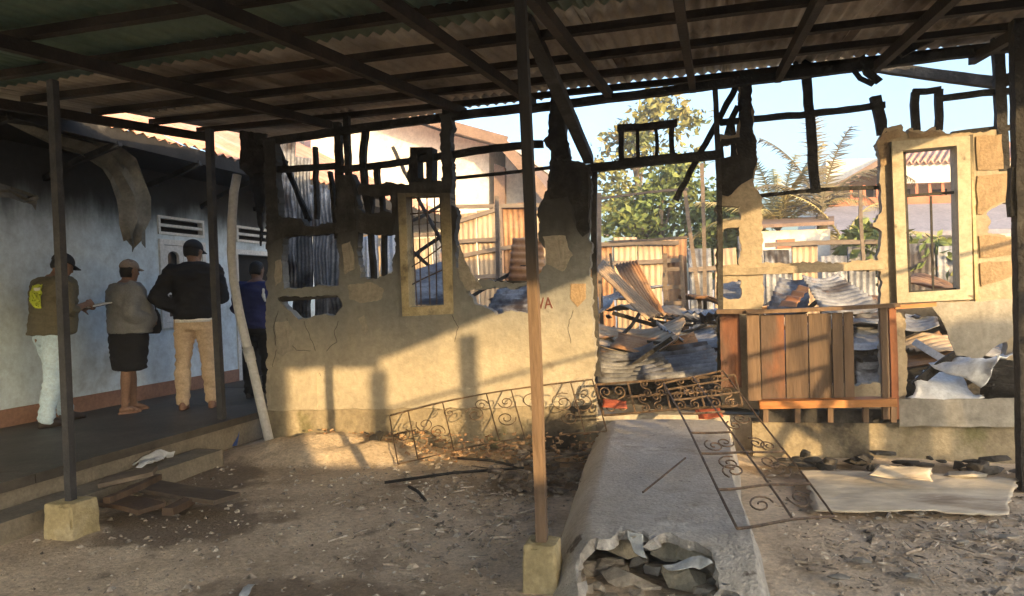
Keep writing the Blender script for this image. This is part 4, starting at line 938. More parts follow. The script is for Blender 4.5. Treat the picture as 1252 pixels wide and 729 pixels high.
s = MB(); s.slab([W(604, 380, YH - .2), W(617, 380, YH - .2), W(617, 205, YH - .2), W(604, 200, YH - .2)], [], None, (0, .15, 0)); s.build('corner_board', 'roof_brown', nh)
wn = MB(); wn.slab(P([(470, 230), (500, 228), (500, 260), (470, 262)], YH - .03), [], None, (0, .025, 0)); wn.build('window', 'roof_slate', nh)

rh = thing('neighbour_house', 'red-roofed cottage behind the far left opening', 'house', (-8.5, 18, 0))
s = MB(); s.slab([W(325, 380, 17), W(415, 380, 17), W(415, 205, 17), W(325, 212, 17)], [], None, (0, 4, 0)); s.build('wall', 'brick_red', rh)
s = MB(); s.slab([W(330, 205, 16.5), W(420, 195, 16.5), W(420, 170, 19), W(340, 178, 19)], [], None, (0, 0, .1)); s.build('roof', 'red_roof', rh)
for k in range(4): 
    s = MB(); s.timber(W(345 + k * 18, 206, 16.4), W(352 + k * 20, 160, 18.5), .1, .08, 0); s.build('roof_beam', 'zinc_tan', rh)

bh = thing('neighbour_house', 'two-storey house with balcony and orange roof beyond the cream window frame', 'house', (6, 20, 0))
def hb(name, mt, x0, y0, x1, y1, Y, d, slope=0):
    s = MB(); s.slab([W(x0, y1, Y), W(x1, y1 - (x1 - x0) * slope, Y), W(x1, y0 - (x1 - x0) * slope, Y), W(x0, y0, Y)], [], None, (0, d, 0)); return s.build(name, mt, bh)
YB = 20
hb('wall', 'house_white', 1010, 196, 1300, 380, YB, 6, .03)
hb('roof_band', 'house_white', 1085, 200, 1300, 225, YB - 1.3, .3, .03)
bal = hb('balcony', 'brick_red', 1010, 243, 1300, 253, YB - 1.2, 1.1, .03)
hb('balcony_slab', 'house_white', 1005, 256, 1300, 262, YB - 1.4, 1.5, .03)
for k in range(14):
    x = 1040 + k * 16; s = MB(); s.timber(W(x, 228 - (x - 1010) * .03, YB - 1.2), W(x + 1, 243 - (x - 1010) * .03, YB - 1.2), .06, .06, 0); s.build('baluster', 'brick_red', bal)
for k in range(3):
    x = 1050 + k * 45; s = MB(); s.slab(P([(x, 232), (x + 18, 231), (x + 18, 252), (x, 253)], YB - .03), [], None, (0, .02, 0)); s.build('window', 'glass_dark', bh)
s = MB(); s.slab([W(995, 292, YB - 3), W(1300, 284, YB - 3), W(1300, 250, YB - 1.3), W(1005, 258, YB - 1.3)], [], None, (0, 0, .1)); s.build('lower_roof', 'roof_slate', bh)
s = MB(); s.corr([W(1075, 200, YB - 1.4), W(1310, 193, YB - 1.4), W(1310, 172, YB + 1.2), W(1090, 182, YB + 1.2)], waves=26, amp=.05, ny=3); s.build('roof', 'red_roof', bh, smooth=True, solid=.03)
s = MB(); s.slab([W(1000, 246, YB - 1.6), W(1092, 192, YB - 1.6), W(1092, 185, YB - 1.6), W(996, 240, YB - 1.6)], [], None, (0, 4, 0)); s.build('verge_board', 'roof_brown', bh)
hb('wall', 'soffit_grey', 1000, 262, 1300, 380, YB - .5, .4, .03)
lh = thing('lean_to', 'low lean-to with flat brown roof behind the palms', 'shed', (2.5, 14, 0))
s = MB(); s.slab([W(926, 279, 13.4), W(1020, 275, 13.4), W(1020, 268, 15), W(926, 272, 15)], [], None, (0, 0, .06)); s.build('roof', 'roof_brown', lh)
s = MB(); s.slab([W(926, 380, 13.6), W(1015, 380, 13.6), W(1015, 280, 13.6), W(926, 283, 13.6)], [], None, (0, 1.2, 0)); s.build('wall', 'house_white', lh)
s = MB(); s.slab(P([(950, 293), (972, 292), (972, 303), (950, 304)], 13.57), [], None, (0, .02, 0)); s.build('window', 'brick_red', lh)

# ================================================================== TREES
def tree(name, label, base, h, crowns, nleaf, leaf, mt, seed, cat='tree', tr=.12):
    rr = random.Random(seed); base = Vector(base); th = thing(name, label, cat, base)
    top = base + Vector((rr.uniform(-.3, .3), rr.uniform(-.3, .3), h * .8)); s = MB()
    s.tube([base - Vector((0, 0, .1)), base.lerp(top, .35) + Vector((.1, 0, 0)), base.lerp(top, .7), top], [tr, tr * .8, tr * .5, tr * .25], 8)
    for (c, rad) in crowns:
        c = Vector(c); st = base.lerp(top, min(.95, max(.3, (c.z - base.z - rad[2] * .8) / h)))
        s.tube([st, st.lerp(c, .5) + Vector((0, 0, .1)), c], [tr * .4, tr * .25, tr * .1], 6)
        for k in range(5):
            e = c + Vector((rr.gauss(0, .5) * rad[0], rr.gauss(0, .5) * rad[1], rr.gauss(0, .5) * rad[2])); s.tube([st.lerp(c, .6), e], [tr * .18, tr * .05], 4)
    s.build('trunk', 'bark', th)
    lv = MB(); tot = sum(r[0] * r[1] * r[2] for _, r in crowns)
    for (c, rad) in crowns:
        c = Vector(c); n = int(nleaf * rad[0] * rad[1] * rad[2] / tot); tw = [c + Vector((rr.gauss(0, .55) * rad[0], rr.gauss(0, .55) * rad[1], rr.gauss(0, .55) * rad[2])) for _ in range(max(4, n // 34))]
        for k in range(n):
            t = rr.choice(tw); p = t + Vector((rr.gauss(0, .17), rr.gauss(0, .17), rr.gauss(0, .13)))
            d = Vector((rr.gauss(0, 1), rr.gauss(0, 1), rr.gauss(-.4, .7))).normalized(); w_ = d.orthogonal().normalized(); w_.rotate(Matrix.Rotation(rr.uniform(0, 6.3), 3, d))
            ln = leaf * rr.uniform(.7, 1.4); wi = ln * .28; nn = d.cross(w_) * wi * .3
            lv.add([p, p + d * ln * .45 + w_ * wi + nn, p + d * ln, p + d * ln * .45 - w_ * wi + nn], [(0, 1, 2, 3)])
    lv.build('crown', mt, th)
    return th
def ctr(px, py, Y, rx, rzr, ry=None): 
    k = Y / FPX; return (W(px, py, Y), (rx * k, ry or rx * k, rzr * k))
b = W(790, 380, 20); b.z = 0
tree('tall_tree', 'tall sparse tree with golden leaf tips rising above the doorway', b, 7, [ctr(805, 135, 20, 34, 30), ctr(765, 160, 20, 26, 22), ctr(742, 200, 20, 16, 24), ctr(790, 185, 20, 30, 20), ctr(760, 235, 20, 26, 26)], 1500, .2, 'leaf_gold', 3, tr=.16)
b = W(820, 380, 17); b.z = 0
tree('leafy_tree', 'dense yellow-green tree filling the doorway view', b, 4.4, [ctr(830, 230, 17, 30, 28), ctr(800, 265, 17, 40, 32), ctr(768, 268, 17, 26, 28), ctr(850, 275, 17, 26, 30), ctr(812, 215, 17, 22, 20)], 3300, .17, 'leaf_green', 4)
b = W(900, 380, 16); b.z = 0
tree('leafy_tree', 'small bushy tree behind the column right of the doorway', b, 3.2, [ctr(895, 270, 16, 22, 30), ctr(880, 300, 16, 22, 26)], 2500, .16, 'leaf_green', 5)
b = W(355, 380, 22); b.z = 0
tree('leafy_tree', 'yellow-green tree above the red-roofed cottage at far left', b, 6, [ctr(350, 180, 22, 22, 22), ctr(380, 165, 22, 22, 16)], 1800, .2, 'leaf_gold', 6)
b = W(1140, 380, 13.2); b.z = 0
tree('oleander_bush', 'green bush with long leaves seen low through the cream window frame', b, 2.6, [ctr(1130, 322, 13.2, 20, 13), ctr(1158, 326, 13.2, 20, 13), ctr(1112, 326, 13.2, 12, 12)], 2200, .17, 'leaf_green', 8, 'bush', .04)
b = W(1066, 380, 13); b.z = 0
tree('oleander_bush', 'green bush beside the left edge of the cream window wall', b, 2.4, [ctr(1066, 300, 13, 10, 20)], 700, .22, 'leaf_green', 9, 'bush', .04)

def palm(label, base, zc, fronds, mt, seed):
    rr = random.Random(seed); base = Vector(base); th = thing('palm_tree', label, 'palm tree', base)
    c = Vector((base.x, base.y, zc)); s = MB(); s.tube([base, base.lerp(c, .5) + Vector((.05, 0, 0)), c], [.14, .11, .09], 8); s.build('trunk', 'bark', th)
    for (az, el, ln, droop) in fronds:
        pts = []; d = Vector((math.cos(az) * math.cos(el), math.sin(az) * math.cos(el), math.sin(el))); p = c.copy(); n = 22
        for i in range(n + 1):
            pts.append(p.copy()); p = p + d * (ln / n); d = (d + Vector((0, 0, -droop / n))).normalized()
        f = MB(); f.tube(pts, [.022 * (1 - .8 * i / n) for i in range(n + 1)], 5)
        side = (pts[5] - pts[0]).cross(Vector((0, 0, 1)))
        side = side.normalized() if side.length > 1e-4 else Vector((1, 0, 0))
        for i in range(3, n + 1):
            for sg in (-1, 1):
                for h in (0, .5):
                    q = pts[i - 1].lerp(pts[i], h); tg = (pts[i] - pts[i - 1]).normalized(); l = ln * .27 * (1 - .55 * i / n) * rr.uniform(.7, 1.15)
                    dd = (side * sg * .75 + tg * .7 + Vector((0, 0, -.35 + rr.uniform(-.25, .2)))).normalized(); wv = tg * .02 * ln / 2.2
                    f.add([q - wv, q + wv, q + dd * l + Vector((0, 0, -.12 * l))], [(0, 1, 2)])
        f.build('frond', mt, th)
    return th
b = W(955, 380, 15); b.z = 0
palm('pale scorched palm with upright fronds left of the tall stud', b, W(955, 282, 15).z, [(rr.uniform(0, 6.3), rr.uniform(.6, 1.35), rr.uniform(1.3, 1.9), rr.uniform(.6, 1.6)) for _ in range(20)], 'palm_leaf', 2)
b = W(1008, 380, 14.4); b.z = 0
palm('dark scorched palm with long arching fronds right of the tall stud', b, W(1006, 262, 14.4).z, [(.05, 1.15, 2.0, 2.4), (2.9, 1.3, 1.9, 1.5), (.6, .9, 1.6, 2.0), (3.4, 1.0, 1.6, 1.8), (1.6, 1.4, 2.0, .7), (5.2, 1.3, 1.7, 1.4), (2.4, .6, 1.4, 1.2)], 'palm_burnt', 3)
b = W(1035, 380, 14); b.z = 0
palm('low yellow palm clump beside the balcony house', b, W(1030, 300, 14).z, [(rr.uniform(0, 6.3), rr.uniform(.3, 1.2), rr.uniform(1.0, 1.5), rr.uniform(.8, 1.6)) for _ in range(12)], 'palm_leaf', 4)

# ================================================================== LEFT HOUSE
lhs = thing('terrace_house', 'pale blue house with white window and sooty black eaves along the terrace', 'house', (XL, 5, ZT))
def LP(pts, X=XL): return [L(x, y, X) for x, y in pts]
yb0, yb1 = -2.0, 13.0
win = LP([(193, 292), (249, 295), (253, 402), (199, 402)]); vent = LP([(193, 265), (248, 272), (248, 287), (193, 282)])
y0w, y1w = win[0].y, win[1].y; zt_, zb_ = win[0].z, win[3].z
vz1, vz0 = vent[0].z + .02, zt_ + .06
y0d = L(289, 300, XL).y; y1d = y0d + 1.0
def rect(y0, y1, z0, z1, X=XL): return [Vector((X, y0, z0)), Vector((X, y1, z0)), Vector((X, y1, z1)), Vector((X, y0, z1))]
DZ = 2.12
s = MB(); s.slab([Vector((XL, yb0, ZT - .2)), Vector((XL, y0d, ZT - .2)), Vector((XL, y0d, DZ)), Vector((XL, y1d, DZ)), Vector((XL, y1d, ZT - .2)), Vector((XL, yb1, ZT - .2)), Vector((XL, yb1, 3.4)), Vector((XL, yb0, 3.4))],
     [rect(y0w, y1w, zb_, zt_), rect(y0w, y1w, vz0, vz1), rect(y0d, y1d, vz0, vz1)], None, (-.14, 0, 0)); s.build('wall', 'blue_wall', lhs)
s = MB(); s.box((XL, yb0, ZT), (XL + .02, y0d - .01, ZT + .17)); s.box((XL, y1d + .01, ZT), (XL + .02, yb1, ZT + .17)); s.build('skirting', 'skirting', lhs)
s = MB(); s.box((XL - 3, yb0, ZT), (XL - 2.9, yb1, 3.4)); s.build('inner_wall', 'dark_void', lhs)
def bars(parent, nm, mt, y0, y1, z0, z1, th, x0, x1):
    s = MB(); s.box((x0, y0, z0), (x1, y0 + th, z1)); s.box((x0, y1 - th, z0), (x1, y1, z1)); s.box((x0 + .002, y0 + th, z0), (x1 - .002, y1 - th, z0 + th)); s.box((x0 + .002, y0 + th, z1 - th), (x1 - .002, y1 - th, z1)); return s.build(nm, mt, parent)
wfm = bars(lhs, 'window_frame', 'white_paint', y0w, y1w, zb_, zt_, .07, XL - .08, XL + .03)
ymid = (y0w + y1w) / 2
for (a, b) in ((y0w + .075, ymid - .005), (ymid + .005, y1w - .075)):
    # sash with an arched upper light and a rectangular lower one
    z0, z1 = zb_ + .075, zt_ - .075; zm = z0 + (z1 - z0) * .42; c = (a + b) / 2; hw = (b - a) / 2 - .07
    arch = [Vector((XL - .03, c - hw, zm + .06)), Vector((XL - .03, c + hw, zm + .06))] + [Vector((XL - .03, c + hw * math.cos(t), z1 - .07 - hw * .7 + hw * .7 * math.sin(t))) for t in [math.pi * i / 10 for i in range(11)]]
    low = rect(c - hw, c + hw, z0 + .07, zm - .06, XL - .03)
    s = MB(); s.slab(rect(a, b, z0, z1, XL - .03), [arch, low], None, (.045, 0, 0)); sash = s.build('window_sash', 'white_paint', wfm)
    s = MB(); s.box((XL - .06, a, z0), (XL - .05, b, z1)); s.build('pane', 'glass_dark', wfm)
for (a, b) in ((y0w, y1w), (y0d, y1d)):
    vf = bars(lhs, 'vent_frame', 'white_paint', a, b, vz0, vz1, .035, XL - .06, XL + .02)
    s = MB(); zc = (vz0 + vz1) / 2; s.box((XL - .05, a + .035, zc - .018), (XL + .01, b - .035, zc + .018)); s.build('vent_bar', 'white_paint', vf)
    s = MB(); s.box((XL - .09, a, vz0), (XL - .08, b, vz1)); s.build('vent_back', 'dark_void', vf)
s = MB(); s.box((XL - .06, y0d - .07, ZT), (XL + .025, y0d, DZ)); s.box((XL - .06, y1d, ZT), (XL + .025, y1d + .07, DZ)); s.box((XL - .06, y0d - .07, DZ + .001), (XL + .027, y1d + .07, DZ + .07)); s.build('door_frame', 'white_paint', lhs)
s = MB(); s.box((XL - .12, y0d + .002, ZT), (XL - .08, y1d - .002, DZ)); s.build('door', 'dark_void', lhs)  # dark panel standing in for the shaded room behind the open doorway
# roof of the left house: red sheets on a slope, black soffit, fascia
EX, EZ, RX_, RZ_ = -5.62, 3.2, -9.8, 5.4
n = 16; wr = (yb1 + 3 - yb0) / n
for i in range(n):
    a = yb0 + i * wr; s = MB(); s.corr([(EX, a, EZ), (EX, a + wr + .03, EZ), (RX_, a + wr + .03, RZ_), (RX_, a, RZ_)], waves=7, amp=.022, ny=4, crumple=.02, seed=i); s.build('roof_sheet', 'red_roof', lhs, smooth=True, solid=.004)
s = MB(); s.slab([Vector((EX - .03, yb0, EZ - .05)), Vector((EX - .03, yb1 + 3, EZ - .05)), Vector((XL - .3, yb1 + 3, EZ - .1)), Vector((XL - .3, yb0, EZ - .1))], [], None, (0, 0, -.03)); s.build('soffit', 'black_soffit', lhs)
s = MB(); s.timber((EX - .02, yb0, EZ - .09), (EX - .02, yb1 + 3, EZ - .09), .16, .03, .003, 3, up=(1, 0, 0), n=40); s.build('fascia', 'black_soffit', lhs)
for k in range(7):
    s = MB(); yy = 2.5 + k * 1.2; s.timber((EX, yy, EZ - .16), (XL, yy + rnd.uniform(-.1, .1), EZ - .3 - rnd.uniform(0, .2)), .06, .05, .01, k); s.build('soffit_joist', 'char', lhs)
# torn sheet hanging from the eave
def ribbon(name, label, cat, path, half, mt, seed):
    s = MB(); n = len(path)
    for i, (p, w_) in enumerate(path):
        for k in range(7):
            t = k / 6 * 2 - 1; q = p + w_ * t * (1 + .15 * N3(p, 9, seed + k).x); s.v.append(q + Vector((.035 * math.sin(k * 2.1 + i * .5), 0, 0)) * min(1, i / 4) + N3(q, 7, seed) * .05 + (Vector((0, 0, N3((k, i, 0), .9, seed).x * .12)) if i == n - 1 else Vector()))
    s.f = [(i * 7 + k, i * 7 + k + 1, (i + 1) * 7 + k + 1, (i + 1) * 7 + k) for i in range(n - 1) for k in range(6)]
    o = s.build(name, mt, smooth=True, solid=.004); es = o.modifiers.new('edges', 'EDGE_SPLIT'); es.split_angle = R(28)
    return tag(o, label, cat)
ctrl = [((-30, 118), (-30, 140)), ((0, 128), (0, 148)), ((40, 140), (38, 165)), ((75, 155), (70, 182)), ((110, 160), (95, 188)), ((140, 174), (122, 205)), ((163, 195), (136, 222)), ((178, 215), (145, 242)), ((186, 240), (150, 260)), ((186, 262), (151, 276)), ((183, 282), (153, 290)), ((180, 300), (156, 302))]
ribbon('torn_sheet', 'torn curled metal sheet drooping from the black eave over the woman', 'sheet', [((L(a[0], a[1], -5.95) + L(b[0], b[1], -6.05)) / 2, (L(a[0], a[1], -5.95) - L(b[0], b[1], -6.05)) / 2) for a, b in ctrl], .1, 'torn', 3)
ctrl = [((-10, 222), (-12, 240)), ((15, 226), (10, 244)), ((35, 234), (28, 246)), ((48, 246), (44, 250))]
ribbon('torn_sheet', 'small curled metal strip hanging at the left picture edge', 'sheet', [((L(a[0], a[1], -6.1) + L(b[0], b[1], -6.1)) / 2, (L(a[0], a[1], -6.1) - L(b[0], b[1], -6.1)) / 2) for a, b in ctrl], .1, 'torn', 5)
# drain pipe
s = MB(); cp = [(290, 214), (286, 235), (283.5, 270), (283, 310), (286, 345), (292, 380), (300, 415), (309, 450), (319, 495), (329, 538)]
pp = [W(x, y, 6.3 - .02 * i) for i, (x, y) in enumerate(cp)]
s.tube(pp, .043, 12)
pv = tag(s.build('drain_pipe', 'pvc', smooth=True), 'leaning pale plastic drain pipe at the corner of the burned wall', 'pipe')
s = MB(); s.tube([pp[6] + (pp[7] - pp[6]) * .3, pp[6] + (pp[7] - pp[6]) * .75], .05, 12); s.build('coupling', 'pvc', pv, smooth=True)

# ================================================================== PLANKS AND LITTER BY THE TERRACE
def plank(label, x0, y0, x1, y1, z, w_, th, mt='plank', dz=0.0):
    a, b = G(x0, y0, z), G(x1, y1, z + dz); s = MB(); s.timber(a, b, w_, th, .004, int(x0), up=(0, 0, 1), n=6); return tag(s.build('plank', mt), label, 'plank', 'loose planks beside the terrace')
plank('wide plank nearest the concrete footing, tilted against the heap', 124, 590, 190, 575, .14, .24, .03, dz=.05)
plank('narrow pale plank edge running toward the cloth scrap', 130, 612, 194, 583, .15, .05, .04, 'brown_wood')
plank('flat brown plank in the middle of the pile', 130, 612, 186, 622, .06, .2, .03, 'brown_wood')
plank('wide grey plank on the right of the pile', 170, 592, 278, 610, .07, .22, .03)
plank('short pale plank end pointing at the yard', 205, 626, 232, 612, .05, .08, .05, 'brown_wood')
scrap('cloth_scrap', 'pale crumpled cloth scrap on the planks by the terrace', 'cloth', [G(168, 570, .16), G(214, 562, .1), G(222, 556, .14), G(160, 558, .2)], 'white_cloth', 31, .10, 16)
scrap('plastic_bag', 'blue plastic bag on the ground below the slim terrace post', 'plastic bag', [G(256, 546, .03), G(292, 543, .03), G(290, 530, .12), G(264, 532, .1)], 'blue_plastic', 32, .05)
scrap('plastic_bag', 'small pale plastic scrap at the foot of the drain pipe', 'plastic bag', [G(236, 546, .03), G(254, 540, .03), G(256, 534, .08), G(240, 538, .06)], 'foil', 33, .04)
scrap('plastic_bag', 'crumpled shiny plastic wrapper at the bottom edge of the yard', 'plastic bag', [G(292, 728, .01), G(302, 728, .01), G(312, 712, .02), G(304, 711, .02)], 'foil', 34, .03, 12)
s = MB(); p = W(458, 545, 6.1); s.rock((p.x, p.y, .1), (.12, .1, .18), 4); s.timber((p.x, p.y, .05), (p.x + .06, p.y, .2), .05, .05, .01, 3)
tag(s.build('charred_stump', 'char'), 'small charred block on the ground by the left wall base', 'charred block')
# gravel and charcoal chips
s = MB(); rr = random.Random(23)
for k in range(7500):
    if k < 4200: X, Y = rr.uniform(-5.5, 3.4), rr.uniform(1.6, 6.1)
    elif k < 5900: X, Y = rr.gauss(-1.7, .8), rr.gauss(4.9, .8)
    else: X, Y = rr.gauss(1.6, .7), rr.gauss(4.2, .45)
    if X < -4.2 or Y > 6.3: continue
    if -.95 < X < .36 and Y > 3.3: continue
    sz = min(.04, .005 + rr.expovariate(130)); h = sz * rr.uniform(.3, .7); a = rr.uniform(0, 3.1); c, sn = math.cos(a) * sz, math.sin(a) * sz
    z = N3((X, Y, 0), .9, 1).z * .03 - .015
    s.add([(X - c, Y - sn, z), (X + sn * .6, Y - c * .6, z), (X + c, Y + sn, z), (X - sn * .7, Y + c * .7, z), (X + rr.uniform(-.3, .3) * sz, Y, z + h), (X + c * .4, Y + sn * .4, z + h * .8)],
          [(0, 1, 4), (1, 5, 4), (1, 2, 5), (2, 3, 5), (3, 4, 5), (3, 0, 4)])
for k in range(420):
    X, Y = (rr.gauss(-1.3, .55), rr.gauss(4.3, .8)) if k % 2 else (rr.gauss(1.4, .6), rr.gauss(4.4, .4))
    if -.95 < X < .36 and Y > 3.0: continue
    a = rr.uniform(0, 6.3); l = rr.uniform(.03, .14); s.timber((X, Y, .004), (X + math.cos(a) * l, Y + math.sin(a) * l, .012), rr.uniform(.004, .012), .006, .002, k, n=2)
s.build('gravel', 'soil_chip', kind='stuff')
for k in range(26):
    X, Y = rr.uniform(-3.4, -1.0), rr.uniform(3.8, 6.0)
    s = MB(); sz = rr.uniform(.03, .08); s.rock((X, Y, 0), (sz, sz * .8, sz * .45), 300 + k)
    tag(s.build('stone', 'rock'), 'loose grey stone lying on the bare ground of the yard', 'stone', 'stones scattered in the yard')
for k in range(22):
    X, Y = rr.uniform(.45, 2.6), rr.uniform(3.4, 4.9)
    s = MB(); sz = rr.uniform(.05, .13); s.rock((X, Y, .004), (sz, sz * .7, .022), 400 + k)
    tag(s.build('tile_shard', 'burnt_board'), 'flat burnt shard on the ground right of the ramp', 'shard', 'shards right of the ramp')

# ================================================================== PEOPLE
def fuse(mb, name, mt, parent, voxel=.012, it=4, fold=None):
    if fold is None: fold = 0 if name in ('body', 'reflective_patch') else .011
    me = bpy.data.meshes.new(name); me.from_pydata([tuple(p) for p in mb.v], [], mb.f); me.update()
    bm = bmesh.new(); bm.from_mesh(me); bmesh.ops.recalc_face_normals(bm, faces=bm.faces); bm.to_mesh(me); bm.free()
    o = bpy.data.objects.new('tmp', me); COL.objects.link(o)
    r = o.modifiers.new('r', 'REMESH'); r.mode = 'VOXEL'; r.voxel_size = voxel
    sm = o.modifiers.new('s', 'SMOOTH'); sm.factor = .5; sm.iterations = it
    bpy.context.view_layer.update()
    m2 = bpy.data.meshes.new_from_object(o.evaluated_get(bpy.context.evaluated_depsgraph_get())); bpy.data.objects.remove(o)
    m2.name = name; m2.materials.clear(); m2.materials.append(M[mt] if isinstance(mt, str) else mt)
    if fold:
        nr = [v.normal.copy() for v in m2.vertices]
        for v, q in zip(m2.vertices, nr):
            p = v.co; a = noise.noise(Vector((p.x * 7 + p.z * 5, p.y * 7, p.z * 15 + p.x * 6))); b = noise.noise(Vector((p.x * 16, p.y * 16 + p.z * 8, p.z * 26)))
            v.co = p + q * ((1 - abs(a) * 2.2) * fold + b * fold * .45)
    for p in m2.polygons: p.use_smooth = True
    n = bpy.data.objects.new(name, m2); COL.objects.link(n); n.parent = parent
    return n
def hand(mb, wrist, d, nrm, curl=.5, s=1.0, thumb=1):
    d = Vector(d).normalized(); nrm = Vector(nrm); nrm = (nrm - d * nrm.dot(d)).normalized(); sd = d.cross(nrm)
    w_ = Vector(wrist); c = w_ + d * .05 * s
    mt = Matrix((sd, nrm, d)).transposed().to_4x4(); mt.translation = c
    mb.ell((0, 0, 0), (.042 * s, .016 * s, .055 * s), mt)
    for i, (off, ln) in enumerate(((-.030, .062), (-.010, .074), (.010, .07), (.028, .055))):
        p = c + sd * off * s + d * .04 * s; dd = d.copy(); pts = [p.copy()]
        for k in range(3):
            dd = (dd + nrm * curl * .7).normalized(); p = p + dd * ln * s * (.42, .33, .25)[k]; pts.append(p.copy())
        mb.tube(pts, [.0095 * s, .009 * s, .008 * s, .007 * s], 6, True)
    p = c - sd * .035 * s * thumb - d * .015 * s; dd = (d * .7 - sd * .7 * thumb + nrm * .3).normalized()
    mb.tube([p, p + dd * .035 * s, p + (dd + nrm * .4).normalized() * .062 * s], [.012 * s, .0105 * s, .008 * s], 6, True)
def head_mtx(c, pitch, yaw): 
    m = Matrix.Rotation(yaw, 4, 'Z') @ Matrix.Rotation(pitch, 4, 'Y'); m.translation = Vector(c); return m
def head(mb, mt, s=1.0):
    # local frame: +x is the face, z up, centre of the skull
    mb.rings([(.03 * s, 0, -.125 * s, .03 * s, .025 * s), (.025 * s, 0, -.112 * s, .058 * s, .045 * s), (.015 * s, 0, -.08 * s, .078 * s, .058 * s), (.008 * s, 0, -.045 * s, .088 * s, .066 * s), (0, 0, 0, .096 * s, .073 * s),
              (-.004 * s, 0, .04 * s, .098 * s, .076 * s), (-.006 * s, 0, .075 * s, .085 * s, .068 * s), (-.006 * s, 0, .1 * s, .058 * s, .048 * s), (-.006 * s, 0, .112 * s, .025 * s, .02 * s)], 18, mt)
    mb.tube([mt @ Vector((.088 * s, 0, .012 * s)), mt @ Vector((.103 * s, 0, -.018 * s)), mt @ Vector((.112 * s, 0, -.034 * s)), mt @ Vector((.092 * s, 0, -.042 * s))], [.009 * s, .011 * s, .013 * s, .01 * s], 6, True)  # nose
    for sg in (-1, 1):
        mb.ell((.082 * s, sg * .03 * s, .018 * s), (.012 * s, .022 * s, .008 * s), mt, 8, 5)     # brow
        mb.ell((.08 * s, sg * .03 * s, -.002 * s), (.010 * s, .015 * s, .008 * s), mt, 8, 5)     # eye
        mb.ell((-.002 * s, sg * .078 * s, -.012 * s), (.018 * s, .01 * s, .03 * s), mt, 8, 6)    # ear
    mb.ell((.086 * s, 0, -.066 * s), (.012 * s, .024 * s, .006 * s), mt, 8, 5); mb.ell((.084 * s, 0, -.077 * s), (.012 * s, .022 * s, .007 * s), mt, 8, 5)  # lips
    mb.ell((.078 * s, 0, -.108 * s), (.018 * s, .02 * s, .014 * s), mt, 8, 5)                    # chin
def cap(parent, mt, s, m, visor=True, bill=.085):
    mb = MB(); r = []
    for i in range(9):
        a = math.pi / 2 * i / 8.3; r.append((-.006 * s, 0, (.03 + .092 * math.sin(a)) * s, .106 * s * math.cos(a) + .002, .085 * s * math.cos(a) + .002))
    mb.rings([(-.006 * s, 0, .018 * s, .104 * s, .083 * s)] + r, 20, m)
    o = mb.build('cap', mt, parent, smooth=True, local=True)
    v = MB(); n = 10; top = []; 
    for j in range(5):
        for i in range(n + 1):
            a = -1.1 + 2.2 * i / n; k = j / 4
            x = (.09 * math.cos(a * .8) + bill * k * math.cos(a * .75)) * s; y = (.082 * math.sin(a)) * s * (1 - .12 * k); z = (.034 - .02 * k - .02 * (a / 1.1) ** 2) * s
            v.v.append(m @ Vector((x, y, z)))
    v.f = [(j * (n + 1) + i, j * (n + 1) + i + 1, (j + 1) * (n + 1) + i + 1, (j + 1) * (n + 1) + i) for j in range(4) for i in range(n)]
    v.build('visor', mt, o, smooth=True, local=True, solid=.006)
def hairpart(parent, s, m, low=-.06):
    mb = MB(); mb.rings([(-.030 * s, 0, low * s, .06 * s, .064 * s), (-.028 * s, 0, -.03 * s, .076 * s, .076 * s), (-.02 * s, 0, .02 * s, .085 * s, .081 * s), (-.012 * s, 0, .06 * s, .092 * s, .08 * s), (-.008 * s, 0, .095 * s, .072 * s, .062 * s), (-.008 * s, 0, .118 * s, .03 * s, .025 * s)], 20, m)
    for i, p in enumerate(mb.v): mb.v[i] = p + N3(p, 30, 1) * .006
    return mb.build('hair', 'hair', parent, smooth=True, local=True)
def shoe(parent, ankle, toe, s, mt, name='shoe', sole=True):
    mb = MB(); a = Vector(ankle); t = Vector(toe); d = (t - a); d.z = 0; d.normalize(); sd = Vector((-d.y, d.x, 0)); z0 = a.z
    mt4 = Matrix((d, sd, Vector((0, 0, 1)))).transposed().to_4x4(); mt4.translation = Vector((a.x, a.y, 0))
    mb.rings([(.06 * s, 0, .0, .135 * s, .044 * s), (.06 * s, 0, .025 * s, .138 * s, .047 * s), (.045 * s, 0, .05 * s, .118 * s, .043 * s), (.015 * s, 0, .075 * s, .075 * s, .04 * s), (0, 0, .10 * s, .05 * s, .04 * s)], 18, mt4)
    return mb.build(name, mt, parent, smooth=True, local=True)

TOR = [(.80, .10, .155), (.88, .118, .172), (.95, .115, .168), (1.04, .105, .150), (1.14, .11, .152), (1.24, .122, .170), (1.33, .12, .185), (1.39, .10, .178), (1.43, .075, .12), (1.46, .058, .065)]
def torso(mb, s, lean=0.0, infl=0.0, z0=0.0, z1=9, belly=0.0, wide=1.0):
    rs = []
    for (z, rx, ry) in TOR:
        if z < z0 or z > z1: continue
        b = belly * math.exp(-((z - 1.05) / .17) ** 2); cx = lean * (z - .9) + b * .45
        rs.append((cx * s, 0, z * s, (rx + infl + b * .6) * s, (ry * wide + infl) * s))
    mb.rings(rs, 22, None, 2.3)

